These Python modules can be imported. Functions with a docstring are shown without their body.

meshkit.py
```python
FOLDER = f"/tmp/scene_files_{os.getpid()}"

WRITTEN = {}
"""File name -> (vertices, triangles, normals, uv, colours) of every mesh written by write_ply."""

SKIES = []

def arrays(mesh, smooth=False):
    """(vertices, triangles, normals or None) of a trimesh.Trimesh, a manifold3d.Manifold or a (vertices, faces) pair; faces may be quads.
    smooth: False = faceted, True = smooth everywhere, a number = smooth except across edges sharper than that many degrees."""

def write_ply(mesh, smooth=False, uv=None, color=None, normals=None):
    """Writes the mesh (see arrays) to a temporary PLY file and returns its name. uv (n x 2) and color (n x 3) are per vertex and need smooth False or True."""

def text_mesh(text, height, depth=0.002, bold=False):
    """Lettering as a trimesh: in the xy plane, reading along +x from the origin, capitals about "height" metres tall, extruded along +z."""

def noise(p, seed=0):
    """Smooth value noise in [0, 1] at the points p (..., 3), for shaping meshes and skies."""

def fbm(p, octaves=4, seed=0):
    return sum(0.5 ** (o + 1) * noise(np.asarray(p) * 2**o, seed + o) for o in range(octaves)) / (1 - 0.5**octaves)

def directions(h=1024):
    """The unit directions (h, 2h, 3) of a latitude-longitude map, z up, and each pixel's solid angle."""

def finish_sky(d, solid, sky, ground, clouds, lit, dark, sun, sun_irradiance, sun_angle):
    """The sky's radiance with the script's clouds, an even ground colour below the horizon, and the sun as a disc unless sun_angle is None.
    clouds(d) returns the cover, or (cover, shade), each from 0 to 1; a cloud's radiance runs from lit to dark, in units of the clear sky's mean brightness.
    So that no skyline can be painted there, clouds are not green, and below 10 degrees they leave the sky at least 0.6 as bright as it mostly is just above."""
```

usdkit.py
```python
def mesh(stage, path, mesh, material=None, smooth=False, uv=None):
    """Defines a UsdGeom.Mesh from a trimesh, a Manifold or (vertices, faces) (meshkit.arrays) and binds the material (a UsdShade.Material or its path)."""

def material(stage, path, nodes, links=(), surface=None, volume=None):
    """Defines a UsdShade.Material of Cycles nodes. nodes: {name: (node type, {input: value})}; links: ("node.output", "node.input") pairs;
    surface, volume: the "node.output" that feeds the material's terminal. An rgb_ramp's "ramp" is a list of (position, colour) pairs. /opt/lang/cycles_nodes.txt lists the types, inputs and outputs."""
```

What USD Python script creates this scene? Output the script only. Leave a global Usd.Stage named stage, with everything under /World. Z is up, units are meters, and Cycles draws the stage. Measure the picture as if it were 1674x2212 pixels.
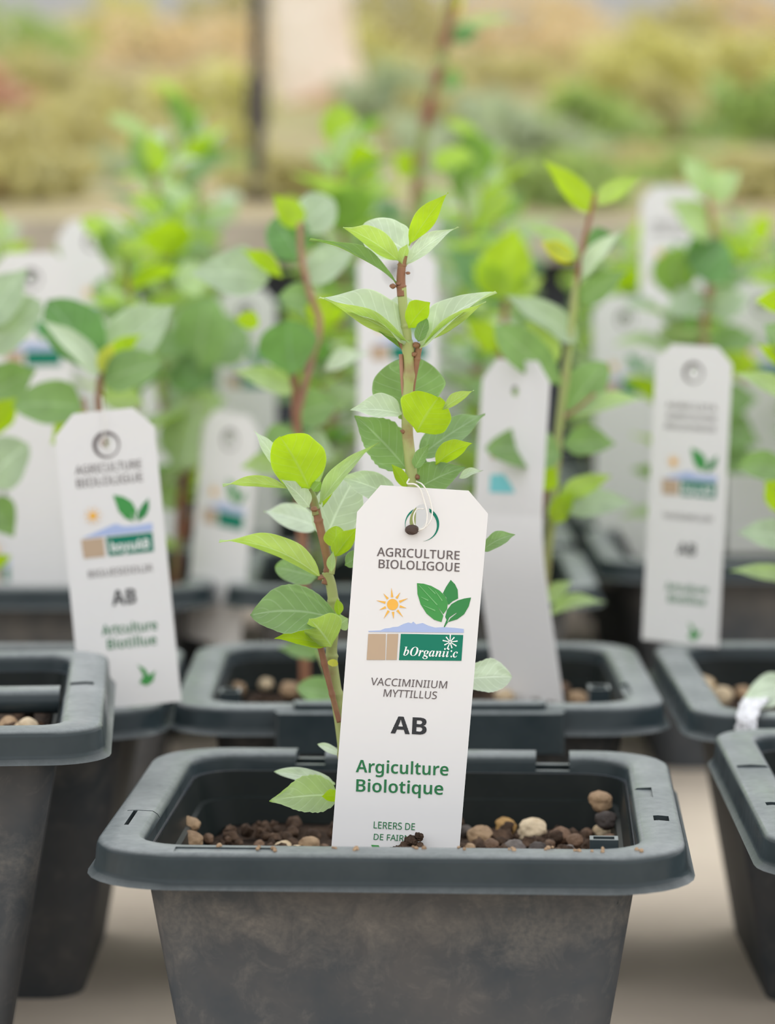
import math, random, glob, re
import numpy as np, trimesh, manifold3d, usdkit, meshkit
from shapely.geometry import Polygon, Point
from shapely import box as sbox
from shapely import affinity, union_all
from pxr import Usd, UsdGeom, UsdLux, UsdShade, Gf, Sdf

random.seed(7); np.random.seed(7)
stage = Usd.Stage.CreateInMemory()
UsdGeom.SetStageUpAxis(stage, 'Z'); UsdGeom.SetStageMetersPerUnit(stage, 1.0)
UsdGeom.Xform.Define(stage, '/World'); UsdGeom.Scope.Define(stage, '/World/Looks')

# ---------------------------------------------------------------- camera, sky, sun, exposure
F, CX, HY, CZ, RIM = 6550.0, 837.0, 440.0, 0.225, 0.085      # focal length in px of the 1674 px wide frame, principal point, camera height, pot height
cam = UsdGeom.Camera.Define(stage, '/World/camera')
cam.AddTransformOp().Set(Gf.Matrix4d(1, 0, 0, 0, 0, 0, 1, 0, 0, -1, 0, 0, 0, 0, CZ, 1))   # level, looking along +y
cam.CreateHorizontalApertureAttr(36.0); cam.CreateFocalLengthAttr(36.0 * F / 1674)
cam.CreateVerticalApertureOffsetAttr(-(1106 - HY) / 1674 * 36)
cam.CreateFStopAttr(16.5); cam.CreateFocusDistanceAttr(0.69)
cam.CreateClippingRangeAttr(Gf.Vec2f(0.05, 1000)); cam.CreateExposureAttr(-0.46)
MAT = {}
def mat(name, nodes, links, surface):
    MAT[name] = usdkit.material(stage, '/World/Looks/' + name, nodes, links, surface=surface); return MAT[name]
mat('overcast_sky', {"tc": ("texture_coordinate", {}), "s": ("separate_xyz", {}), "r": ("rgb_ramp", {"ramp": [(0, (.56, .55, .55)), (.06, (.62, .61, .60)), (.17, (1.35, 1.35, 1.36)), (.5, (1.5, 1.52, 1.55)), (1, (1.75, 1.8, 1.88))]}),
    "b": ("background_shader", {"strength": 1.0})}, [("tc.generated", "s.vector"), ("s.z", "r.fac"), ("r.color", "b.color")], "b.background")
dome = UsdLux.DomeLight.Define(stage, '/World/sky')
UsdShade.MaterialBindingAPI.Apply(dome.GetPrim()).Bind(MAT['overcast_sky'])
sun = UsdLux.DistantLight.Define(stage, '/World/sun')
SUN_AZ, SUN_EL = 36.0, 56.0                               # azimuth from straight behind the plants towards the left
sun.CreateAngleAttr(4.0); sun.CreateIntensityAttr(5.6); sun.CreateColorAttr(Gf.Vec3f(1.0, .95, .86))
_a, _e = math.radians(SUN_AZ), math.radians(SUN_EL)
_d = Gf.Vec3d(-math.sin(_a) * math.cos(_e), math.cos(_a) * math.cos(_e), math.sin(_e))
sun.AddTransformOp().Set(Gf.Matrix4d().SetRotate(Gf.Rotation(Gf.Vec3d(0, 0, 1), _d)))

# ---------------------------------------------------------------- helpers
def P(px, py, D):
    return np.array([(px - CX) * D / F, D, CZ - (py - HY) * D / F])
USED = {}
def numbered(parent, name):
    k = (parent, name); n = USED.get(k, 0); USED[k] = n + 1
    return name if n == 0 else f'{name}_{n:03d}'
def path_of(parent): return '/World' if parent is None else str(parent.GetPath())
def obj(name, mesh, m, parent=None, smooth=30, uv=None):
    pp = path_of(parent)
    return usdkit.mesh(stage, pp + '/' + numbered(pp, name), mesh, MAT[m] if isinstance(m, str) else m, smooth=smooth, uv=uv).GetPrim()
def tag(o, label=None, cat=None, group=None, kind=None):
    for k, v in (('label', label), ('category', cat), ('group', group), ('kind', kind)):
        if v: o.SetCustomDataByKey(k, v)
    return o
def thing(name, label, cat, loc=(0, 0, 0), rotz=0.0, scale=None, group=None):
    x = UsdGeom.Xform.Define(stage, '/World/' + numbered('/World', name))
    x.AddTranslateOp().Set(Gf.Vec3d(*map(float, loc))); x.AddRotateZOp().Set(float(rotz))
    if scale is not None: x.AddScaleOp().Set(Gf.Vec3f(*([float(scale)] * 3)))
    return tag(x.GetPrim(), label, cat, group)
def dup(root, label, loc, rotz, scale=None, group=None):
    r = thing(re.sub(r'_\d{3}$', '', root.GetName()), label, root.GetCustomDataByKey('category'), loc, rotz, scale, group)
    r.GetReferences().AddInternalReference(root.GetPath()); r.SetInstanceable(True)
    return r
def cat_(ms): return trimesh.util.concatenate(ms)
def bx(cx, cy, cz, sx, sy, sz):
    b = trimesh.creation.box([sx, sy, sz]); b.apply_translation([cx, cy, cz]); return b
def to_man(t): return manifold3d.Manifold(manifold3d.Mesh(np.asarray(t.vertices, np.float32), np.asarray(t.faces, np.uint32)))
def from_man(m):
    q = m.to_mesh(); return trimesh.Trimesh(q.vert_properties[:, :3], q.tri_verts, process=True)
def smoothpath(pts, n):
    pts = np.asarray(pts, float); m = len(pts)
    if m == 2: return np.linspace(pts[0], pts[1], n)
    ext = np.vstack([2 * pts[0] - pts[1], pts, 2 * pts[-1] - pts[-2]]); out = []
    for t in np.linspace(0, m - 1 - 1e-9, n):
        i = int(t); u = t - i; a, b, c, d = ext[i:i + 4]
        out.append(.5 * (2 * b + (c - a) * u + (2 * a - 5 * b + 4 * c - d) * u * u + (3 * b - a - 3 * c + d) * u ** 3))
    return np.array(out)
def tube(pts, rad, sides=10):
    pts = np.asarray(pts, float); n = len(pts); rad = np.broadcast_to(rad, (n,))
    T = np.gradient(pts, axis=0); T /= np.linalg.norm(T, axis=1, keepdims=True) + 1e-12
    ref = np.array([0, 1, .13]) if abs(T[0] @ np.array([0, 1, .13])) < .9 else np.array([1, 0, .1])
    V = []
    for k in range(n):
        a = np.cross(T[k], ref); a /= np.linalg.norm(a); b = np.cross(T[k], a)
        th = np.arange(sides) * 2 * np.pi / sides
        V.append(pts[k] + rad[k] * (np.cos(th)[:, None] * a + np.sin(th)[:, None] * b))
    V = np.vstack(V + [pts[:1], pts[-1:]]); fs = []
    for k in range(n - 1):
        for j in range(sides):
            a, b = k * sides + j, k * sides + (j + 1) % sides
            fs += [[a, b, b + sides], [a, b + sides, a + sides]]
    for j in range(sides):
        fs += [[n * sides, (j + 1) % sides, j], [n * sides + 1, (n - 1) * sides + j, (n - 1) * sides + (j + 1) % sides]]
    t = trimesh.Trimesh(V, fs, process=False); t.fix_normals(); return t
def lump(r, seed, sub=2, amp=.25, freq=1.3, squash=(1, 1, 1)):
    s = trimesh.creation.icosphere(sub, 1.0); v = np.array(s.vertices)
    n = meshkit.noise(v * freq + 31.7 * seed, seed) - .5; n2 = meshkit.noise(v * freq * 2.6 + 5.1 * seed, seed + 3) - .5
    s.vertices = v * (1 + amp * 2 * n + amp * n2)[:, None] * np.asarray(squash) * r
    return s

# ---------------------------------------------------------------- materials
def plain(name, col, rough=.6, spec=.5, noise=None, bump=None):
    nodes = {"p": ("principled_bsdf", {"base_color": col, "roughness": rough, "specular_ior_level": spec})}; links = []
    if noise:
        sc, c2, lo, hi = noise
        nodes |= {"tc": ("texture_coordinate", {}), "n": ("noise_texture", {"scale": sc, "detail": 5.0}), "r": ("rgb_ramp", {"ramp": [(lo, col), (hi, c2)]})}
        links += [("tc.object", "n.vector"), ("n.fac", "r.fac"), ("r.color", "p.base_color")]
    if bump:
        sc, st, dist = bump
        nodes |= {"tc": ("texture_coordinate", {}), "nb": ("noise_texture", {"scale": sc, "detail": 4.0}), "b": ("bump", {"strength": st, "distance": dist})}
        links += [("tc.object", "nb.vector"), ("nb.fac", "b.height"), ("b.normal", "p.normal")]
    return mat(name, nodes, links, "p.BSDF")

def leaf_mat(name, top, under, trans, tfac=.42, rough=.42, vein=.12):
    mat(name, {"uv": ("texture_coordinate", {}), "s": ("separate_xyz", {}), "tco": ("texture_coordinate", {}),
        "c": ("math", {"math_type": "subtract", "value2": .5}), "ab": ("math", {"math_type": "absolute"}),
        "mid": ("map_range", {"from_min": .012, "from_max": .035, "to_min": 1.0, "to_max": 0.0, "clamp": True}),
        "edge": ("map_range", {"from_min": .47, "from_max": .495, "to_min": 0.0, "to_max": .65, "clamp": True}),
        "sv": ("math", {"math_type": "multiply_add", "value2": -.55}), "fr": ("math", {"math_type": "multiply", "value2": 7.0}), "fc": ("math", {"math_type": "fraction"}),
        "sd": ("math", {"math_type": "subtract", "value2": .5}), "sa": ("math", {"math_type": "absolute"}), "side": ("map_range", {"from_min": .03, "from_max": .10, "to_min": .45, "to_max": 0.0, "clamp": True}),
        "vmax": ("math", {"math_type": "maximum"}), "vm": ("math", {"math_type": "maximum"}),
        "n": ("noise_texture", {"scale": 160.0, "detail": 3.0}), "hv": ("map_range", {"from_min": .3, "from_max": .7, "to_min": .88, "to_max": 1.12}),
        "g": ("geometry", {}), "face": ("mix", {"color1": top, "color2": under}), "vein": ("mix", {"color2": tuple(min(1, x * 1.25 + vein) for x in top)}),
        "hs": ("hsv", {"saturation": 1.0}), "hs2": ("hsv", {"saturation": 1.0}), "tr": ("mix", {"color1": trans, "color2": tuple(x * .72 for x in trans)}),
        "bp": ("bump", {"strength": .25, "distance": .0004, "invert": True}),
        "p": ("principled_bsdf", {"roughness": rough, "specular_ior_level": .45}), "t": ("translucent_bsdf", {}), "m": ("mix_closure", {"fac": tfac})},
        [("uv.UV", "s.vector"), ("s.y", "c.value1"), ("c.value", "ab.value1"), ("ab.value", "mid.value"), ("ab.value", "edge.value"),
         ("ab.value", "sv.value1"), ("s.x", "sv.value3"), ("sv.value", "fr.value1"), ("fr.value", "fc.value1"), ("fc.value", "sd.value1"), ("sd.value", "sa.value1"), ("sa.value", "side.value"),
         ("mid.result", "vmax.value1"), ("side.result", "vmax.value2"), ("vmax.value", "vm.value1"), ("edge.result", "vm.value2"),
         ("g.backfacing", "face.fac"), ("face.color", "vein.color1"), ("vm.value", "vein.fac"),
         ("tco.object", "n.vector"), ("n.fac", "hv.value"), ("hv.result", "hs.value"), ("vein.color", "hs.color"), ("hs.color", "p.base_color"),
         ("vmax.value", "tr.fac"), ("tr.color", "hs2.color"), ("hv.result", "hs2.value"), ("hs2.color", "t.color"), ("vmax.value", "bp.height"), ("bp.normal", "p.normal"),
         ("p.BSDF", "m.closure1"), ("t.BSDF", "m.closure2")], "m.closure")
leaf_mat('leaf_lime', (.30, .45, .03), (.33, .46, .035), (.46, .70, .006), .55, .55)
leaf_mat('leaf_fresh', (.40, .53, .27), (.42, .53, .17), (.42, .66, .06), .40)
leaf_mat('leaf_green', (.19, .31, .12), (.22, .34, .09), (.24, .46, .04), .36)
leaf_mat('leaf_pale', (.56, .65, .50), (.50, .60, .34), (.42, .62, .18), .26)
leaf_mat('leaf_dark', (.11, .24, .08), (.17, .30, .11), (.14, .36, .03), .34)
leaf_mat('leaf_yellow', (.45, .50, .10), (.50, .52, .12), (.80, .80, .05), .55)
leaf_mat('leaf_sage', (.38, .48, .33), (.36, .46, .24), (.32, .50, .12), .30)
LM = {'S': 'leaf_sage', 'L': 'leaf_lime', 'F': 'leaf_fresh', 'G': 'leaf_green', 'P': 'leaf_pale', 'D': 'leaf_dark', 'Y': 'leaf_yellow'}
plain('stem_green', (.36, .40, .15), .5, .4, noise=(130, (.30, .20, .10), .50, .70))
plain('stem_brown', (.25, .115, .065), .5, .4, noise=(160, (.30, .19, .08), .5, .75), bump=(700, .3, .0004))
plain('stem_mixed', (.24, .29, .10), .5, .4, noise=(70, (.23, .085, .05), .46, .56), bump=(600, .2, .0004))
plain('stem_rosy', (.38, .21, .14), .5, .4, noise=(120, (.28, .14, .09), .4, .7))
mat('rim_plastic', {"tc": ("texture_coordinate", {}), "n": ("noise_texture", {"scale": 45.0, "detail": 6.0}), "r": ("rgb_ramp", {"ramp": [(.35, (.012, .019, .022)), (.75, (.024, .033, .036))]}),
    "n2": ("noise_texture", {"scale": 330.0, "detail": 6.0, "roughness": .75}), "sp": ("rgb_ramp", {"ramp": [(.30, (.26, .26, .26)), (.74, (.52, .52, .52))]}), "d": ("mix", {"color2": (.36, .39, .39)}), "g": ("geometry", {}), "gz": ("separate_xyz", {}), "up": ("map_range", {"from_min": .55, "from_max": .95, "to_min": .03, "to_max": 1.0, "clamp": True}), "du": ("math", {"math_type": "multiply"}),  # upward rim faces coloured paler as painted sky sheen, broken by dust speckle
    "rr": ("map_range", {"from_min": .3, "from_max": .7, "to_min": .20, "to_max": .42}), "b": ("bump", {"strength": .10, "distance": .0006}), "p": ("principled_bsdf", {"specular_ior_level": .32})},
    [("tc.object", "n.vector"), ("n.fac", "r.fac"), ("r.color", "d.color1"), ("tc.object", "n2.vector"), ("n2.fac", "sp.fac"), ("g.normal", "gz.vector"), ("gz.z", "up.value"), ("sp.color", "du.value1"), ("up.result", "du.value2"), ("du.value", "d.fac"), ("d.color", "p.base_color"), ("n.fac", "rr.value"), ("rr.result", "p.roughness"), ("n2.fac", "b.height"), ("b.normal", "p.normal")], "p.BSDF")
plain('tag_card', (.70, .69, .68), .42, .4)
plain('ink_grey', (.12, .10, .10), .6, .3); plain('ink_black', (.028, .029, .032), .6, .3)
plain('ink_green', (.022, .16, .058), .6, .3); plain('ink_leaf', (.055, .27, .065), .6, .3); plain('ink_leaf_deep', (.035, .21, .06), .6, .3)
plain('ink_teal', (.003, .17, .105), .6, .3); plain('ink_tan', (.46, .34, .235), .6, .3); plain('ink_blue', (.37, .45, .68), .6, .3)
plain('ink_orange', (.78, .42, .07), .6, .3); plain('ink_white', (.80, .80, .78), .6, .3); plain('ink_cyan', (.18, .55, .58), .6, .3); plain('ink_vein', (.16, .42, .16), .6, .3)
plain('string_white', (.75, .73, .68), .45, .4); plain('wire_brown', (.045, .025, .018), .45, .5)
plain('soil', (.030, .019, .013), .9, .2, noise=(220, (.085, .052, .033), .4, .75), bump=(500, .8, .002))
plain('crumb', (.050, .031, .021), .85, .2, noise=(260, (.16, .10, .066), .45, .8), bump=(900, .6, .001))
for n_, c_, d_ in (('tan', (.40, .27, .16), (.24, .15, .085)), ('cream', (.66, .53, .36), (.46, .33, .19)), ('brown', (.20, .12, .075), (.11, .065, .04)), ('grey', (.22, .19, .17), (.11, .09, .08)), ('golden', (.42, .25, .08), (.28, .16, .06)), ('dark', (.05, .04, .036), (.10, .08, .07))):
    plain('pebble_' + n_, c_, .7, .35, noise=(170, d_, .42, .72), bump=(420, .5, .0015))
plain('perlite', (.82, .82, .84), .7, .3, noise=(300, (.55, .54, .55), .45, .7), bump=(500, .6, .001))
# dusty pot body: plastic, dust in soft blotches with a heavier smear just under the rim
mat('pot_plastic', {"tc": ("texture_coordinate", {}), "s": ("separate_xyz", {}), "n": ("noise_texture", {"scale": 26.0, "detail": 6.0, "roughness": .62}), "n2": ("noise_texture", {"scale": 120.0, "detail": 6.0, "roughness": .7, "distortion": .6}),
    "n3": ("noise_texture", {"scale": 900.0, "detail": 2.0}), "zb": ("math", {"math_type": "subtract", "value2": .0675}), "za": ("math", {"math_type": "absolute"}),
    "band": ("map_range", {"from_min": .0005, "from_max": .0105, "to_min": .24, "to_max": 0.0, "clamp": True}), "sum": ("math", {"math_type": "add"}),
    "sp": ("map_range", {"from_min": .52, "from_max": .94, "to_min": 0.0, "to_max": .62, "clamp": True}), "gr": ("map_range", {"from_min": .3, "from_max": .7, "to_min": .5, "to_max": 1.0, "clamp": True}), "dm": ("math", {"math_type": "multiply"}),
    "big": ("mix", {"color1": (.040, .050, .060), "color2": (.080, .079, .080)}), "bf": ("map_range", {"from_min": .36, "from_max": .62, "clamp": True}),
    "d": ("mix", {"color2": (.235, .215, .19)}), "p": ("principled_bsdf", {"roughness": .62, "specular_ior_level": .3})},
    [("tc.object", "n.vector"), ("tc.object", "n2.vector"), ("tc.object", "n3.vector"), ("tc.object", "s.vector"), ("s.z", "zb.value1"), ("zb.value", "za.value1"), ("za.value", "band.value"),
     ("n2.fac", "sum.value1"), ("band.result", "sum.value2"), ("sum.value", "sp.value"), ("n3.fac", "gr.value"), ("sp.result", "dm.value1"), ("gr.result", "dm.value2"),
     ("n.fac", "bf.value"), ("bf.result", "big.fac"), ("big.color", "d.color1"), ("dm.value", "d.fac"), ("d.color", "p.base_color")], "p.BSDF")
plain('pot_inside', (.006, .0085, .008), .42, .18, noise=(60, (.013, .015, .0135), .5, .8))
plain('concrete', (.76, .65, .52), .85, .2, noise=(7, (.66, .56, .45), .4, .65), bump=(120, .3, .002))
plain('bank_earth', (.51, .41, .26), .95, .1, noise=(1.6, (.40, .37, .18), .36, .62), bump=(9, .6, .05))
plain('dry_straw', (.62, .50, .27), .9, .1); plain('coping_stone', (.50, .44, .35), .85, .2, noise=(20, (.36, .31, .24), .4, .7)); plain('dark_liner', (.035, .038, .045), .6, .3)
plain('dark_metal', (.055, .045, .045), .6, .4); plain('pale_bark', (.80, .70, .60), .85, .2, noise=(9, (.70, .56, .44), .45, .7), bump=(40, .6, .01))
plain('root_bark', (.62, .40, .22), .9, .2, noise=(12, (.42, .25, .13), .4, .7))
def foliage_mat(name, c, t):
    mat(name, {"p": ("principled_bsdf", {"base_color": c, "roughness": .5}), "t": ("translucent_bsdf", {"color": t}), "m": ("mix_closure", {"fac": .4})}, [("p.BSDF", "m.closure1"), ("t.BSDF", "m.closure2")], "m.closure")
foliage_mat('bush_green', (.34, .44, .16), (.42, .56, .12)); foliage_mat('bush_olive', (.50, .46, .22), (.55, .50, .18)); foliage_mat('bush_straw', (.70, .56, .34), (.72, .58, .30))
foliage_mat('bush_yellow', (.62, .60, .26), (.68, .64, .20)); foliage_mat('bush_rust', (.60, .36, .24), (.6, .36, .2)); foliage_mat('bush_sage', (.44, .50, .34), (.42, .5, .26))

# ---------------------------------------------------------------- the setting
g = trimesh.creation.box([40, 14, .04]); g.apply_translation([0, 4, -.02])
tag(obj('floor', g, 'concrete'), 'pale beige concrete ground under the rows of pots', 'ground', kind='structure')
def bank_z(y): return CZ + (440 - np.interp(y, [1.98, 2.2, 4, 5.5, 7, 11], [560, 445, 225, 105, 48, 55])) * y / F
ys, xs = np.linspace(1.98, 11, 60), np.linspace(-3, 3, 70)
X, Y = np.meshgrid(xs, ys); Z = bank_z(Y) + .06 * (meshkit.fbm(np.stack([X * 2, Y * 2, 0 * X], -1), 4, 3) - .5)
i = np.arange(59)[:, None] * 70 + np.arange(69)[None]
fc = np.stack([i, i + 1, i + 71, i + 70], -1).reshape(-1, 4)
tag(obj('terrain', (np.stack([X, Y, Z], -1).reshape(-1, 3), fc), 'bank_earth', smooth=True), 'dry tan grassy bank rising behind the pots', 'bank', kind='structure')
def bank_at(x, y): return float(bank_z(y)) - .02

w = thing('low_wall', 'low dark wall with a beige coping along the end of the pot rows', 'wall', (0, 1.86, 0))
tag(w, kind='structure')
obj('wall_face', bx(0, .06, .095, 3.0, .08, .19), 'dark_liner', w)
for k in range(12):
    c = bx(-1.375 + k * .25, .05, .2025, .247, .11, .025); obj('coping_stone', c, 'coping_stone', w)

# ---------------------------------------------------------------- pots
def rr(hx, hy, r, n=7):
    r = min(r, hx * .98, hy * .98); out = []
    for (sx, sy, a0) in ((1, 1, 0), (-1, 1, 90), (-1, -1, 180), (1, -1, 270)):
        for k in range(n + 1):
            a = math.radians(a0 + 90 * k / n); out.append((sx * (hx - r) + r * math.cos(a), sy * (hy - r) + r * math.sin(a)))
    return np.array(out)
def loft(rings, closed=False, caps=True):
    n = len(rings[0]); V = np.vstack(rings); m = len(rings); fs = []
    for k in range(m if closed else m - 1):
        for j in range(n):
            a, b = k * n + j, k * n + (j + 1) % n; c, d = ((k + 1) % m) * n + (j + 1) % n, ((k + 1) % m) * n + j
            fs += [[a, b, c], [a, c, d]]
    if not closed and caps:
        for k0, flip in ((0, True), (m - 1, False)):
            c = len(V); V = np.vstack([V, V[k0 * n:(k0 + 1) * n].mean(0)])
            for j in range(n):
                t = [c, k0 * n + j, k0 * n + (j + 1) % n]; fs.append(t[::-1] if flip else t)
    t = trimesh.Trimesh(V, fs, process=False); t.fix_normals(); return t
def ring(hx, hy, r, z): q = rr(hx, hy, r); return np.column_stack([q, np.full(len(q), z)])
POTS = {}
def make_pot(label, cx, cy, hx, hy, yaw=0.0, H=RIM, cuts=(), R=.019, socket=None, divider=None, flange=None, group=None, soilz=.013):
    t = thing('plant_pot', label, 'plant pot', (cx, cy, 0), yaw, group=group)
    ov, ta = .0098, .165
    def bodyring(z, inset=0.0):
        q = ov + inset + min(ta * (H - z), .42 * min(hx, hy)); return ring(hx - q, hy - q, max(.006, R - .008), z)
    outer = [bodyring(z) for z in (0, .002, .03, .055, H - .012, H - .004)]
    inner = [bodyring(z, .0016) for z in (H - .004, H - .010)] + [bodyring(H - .0105, .0026), bodyring(.03, .0030), bodyring(.003, .0030)]
    shell = [bodyring(H - .004, .0008), bodyring(.0015, .0008)]
    obj('body', loft(outer + shell), 'pot_plastic', t, smooth=35)
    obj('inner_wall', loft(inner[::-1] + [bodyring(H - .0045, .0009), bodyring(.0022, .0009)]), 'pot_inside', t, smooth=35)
    prof = [(-.0016, -.0074), (-.0004, -.0063), (0, -.0052), (.0003, -.0014), (.0007, -.0005), (.0016, 0), (.0055, .0003), (.0093, .0001), (.0104, -.0006), (.0110, -.0016), (.0112, -.0075), (.0098, -.0075), (.0094, -.0022), (.0026, -.0020), (.0021, -.0058), (.0004, -.0076)]
    rim = loft([ring(hx - q, hy - q, max(.005, R - q * .75), H + z) for q, z in prof], closed=True)
    if cuts:
        man = to_man(rim)
        for (x, y, sx, sy, sz, dz) in cuts: man = man - to_man(bx(x, y, H + dz, sx, sy, sz))
        rim = from_man(man)
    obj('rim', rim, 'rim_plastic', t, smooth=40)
    if socket:
        for (x, y, sx, sy, z0, z1) in socket:
            m = to_man(bx(x, y, (z0 + z1) / 2 + H, sx, sy, z1 - z0)) - to_man(bx(x, y, z1 + H, sx - .0016, sy - .0016, 2 * (z1 - z0) - .004))
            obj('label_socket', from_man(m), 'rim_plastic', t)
    if divider is not None:
        d = manifold3d.Manifold.batch_hull([to_man(trimesh.creation.cylinder(.003, 2 * hx - .024, transform=trimesh.transformations.translation_matrix([0, divider + s, H - .0035]) @ trimesh.transformations.rotation_matrix(math.pi / 2, [0, 1, 0]))) for s in (-.003, .003)])
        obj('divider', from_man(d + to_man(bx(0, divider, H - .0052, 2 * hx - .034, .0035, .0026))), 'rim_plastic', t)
    if flange:
        for (x, y, sx, sy, z0, z1) in flange:
            b = manifold3d.Manifold.batch_hull([to_man(bx(x, y, H + (z0 + z1) / 2, sx, sy - .002, z1 - z0)), to_man(bx(x, y, H + (z0 + z1) / 2, sx - .002, sy, z1 - z0 - .001))])
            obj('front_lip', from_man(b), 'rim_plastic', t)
    POTS[label] = dict(cx=cx, cy=cy, hx=hx, hy=hy, yaw=yaw, H=H, sz=H - soilz)
    return t
def make_soil(label, pot, seed, crumbs=120, amp=.004):
    p = POTS[pot]; s = thing('potting_soil', label, 'soil', (p['cx'], p['cy'], 0), p['yaw'])
    tag(s, kind='stuff')
    q = .0098 + .0034 + min(.165 * (p['H'] - p['sz']), .42 * min(p['hx'], p['hy'])); hx, hy = p['hx'] - q, p['hy'] - q
    rings = []
    for k in range(1, 17):
        f = k / 16; r = rr(hx * f, hy * f, .011 * f, 10)
        z = p['sz'] + amp * 2 * (meshkit.fbm(np.column_stack([r * 120, np.full(len(r), seed * 3.3)]), 4, seed) - .5) - .001 * f
        rings.append(np.column_stack([r, z]))
    bot = np.column_stack([rings[-1][:, :2] * .9, np.full(len(rings[-1]), p['sz'] - .02)])
    obj('soil_bed', loft([rings[0]] + rings[1:] + [bot], caps=True), 'soil', s, smooth=True)
    if crumbs:
        rg = np.random.RandomState(seed); ms = []
        for k in range(crumbs):
            m = lump(rg.uniform(.0006, .0020), seed * 50 + k, 1, .45, 2.2); x, y = rg.uniform(-1, 1) * (hx - .004), rg.uniform(-1, 1) * (hy - .004)
            if abs(x) > hx - .011 and abs(y) > hy - .011: x *= .8; y *= .8
            m.apply_translation([x, y, p['sz'] + rg.uniform(-.0005, .0022)]); ms.append(m)
        tag(obj('soil_crumbs', cat_(ms), 'crumb', s, smooth=50), kind='stuff')
    return s
PB = 0
def pebble(px, py, size_px, kind, zs, label, group=None, D=None, lift=0.0, squash=(1, .9, .78)):
    """A stone whose centre shows at (px, py), lying on soil of height zs."""
    global PB; PB += 1
    if D is None:
        D = .72
        for _ in range(12): D = (CZ - (zs + lift + .36 * size_px * D / F)) * F / (py - HY)
    r = size_px * D / F / 2; c = P(px, py, D)
    m = lump(r * 1.04, PB, 3 if size_px > 25 else 2, .2, 1.1, squash); a = random.random() * 6.28
    m.apply_transform(trimesh.transformations.rotation_matrix(a, [0, 0, 1])); m.apply_translation(c)
    return tag(obj('pebble', m, 'pebble_' + kind, smooth=60), label, 'pebble', group)

FRONT = 'dusty dark plastic pot standing front and centre with the sharp white tag'
make_pot(FRONT, .0030, .7150, .0654, .0650, -3.0, cuts=[(-.0255, .062, .0075, .02, .006, .0005), (.0360, .062, .0085, .02, .008, .0005), (-.0600, -.028, .0010, .016, .006, 0), (.0605, -.022, .0035, .0055, .012, 0), (.0565, .008, .006, .012, .0016, .0005), (-.0560, -.0195, .012, .0006, .003, 0), (-.0350, -.0605, .022, .004, .0008, .0003)],
         socket=[(.0470, -.0480, .0062, .0045, -.013, .0010)], soilz=.0165)
MID = 'dark plastic pot directly behind the front pot, wide lip on its front rim'
make_pot(MID, .0090, .9050, .0695, .0645, 0.0, cuts=[(.0560, -.03, .01, .02, .003, .0005)], socket=[(.0520, -.030, .0060, .008, -.0095, .0006), (-.0540, -.036, .006, .008, -.0095, .0006)], flange=[(0, -.0655, .080, .004, -.0125, -.0005), (0, -.0615, .070, .006, -.001, .0016)])
RB = 'dark plastic pot with a flaking white strip over its front rim'
make_pot(RB, .1535, .8990, .0700, .0720, 0.0, cuts=[(-.055, -.02, .012, .014, .002, .0005)])
RF = 'dark plastic pot cut by the picture edge beside the front pot'
make_pot(RF, .1560, .7350, .0715, .0740, -1.2, cuts=[(-.0655, .012, .008, .014, .002, .0006), (-.0640, -.030, .0065, .0035, .012, 0)], R=.014)
LF = 'taller two-celled dark plastic pot at the near corner beside the front pot'
make_pot(LF, -.1425, .7600, .0720, .0650, 4.5, H=RIM + .018, cuts=[(.0655, .005, .006, .004, .004, .0005)], divider=.003, R=.013, soilz=.0105)
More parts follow.
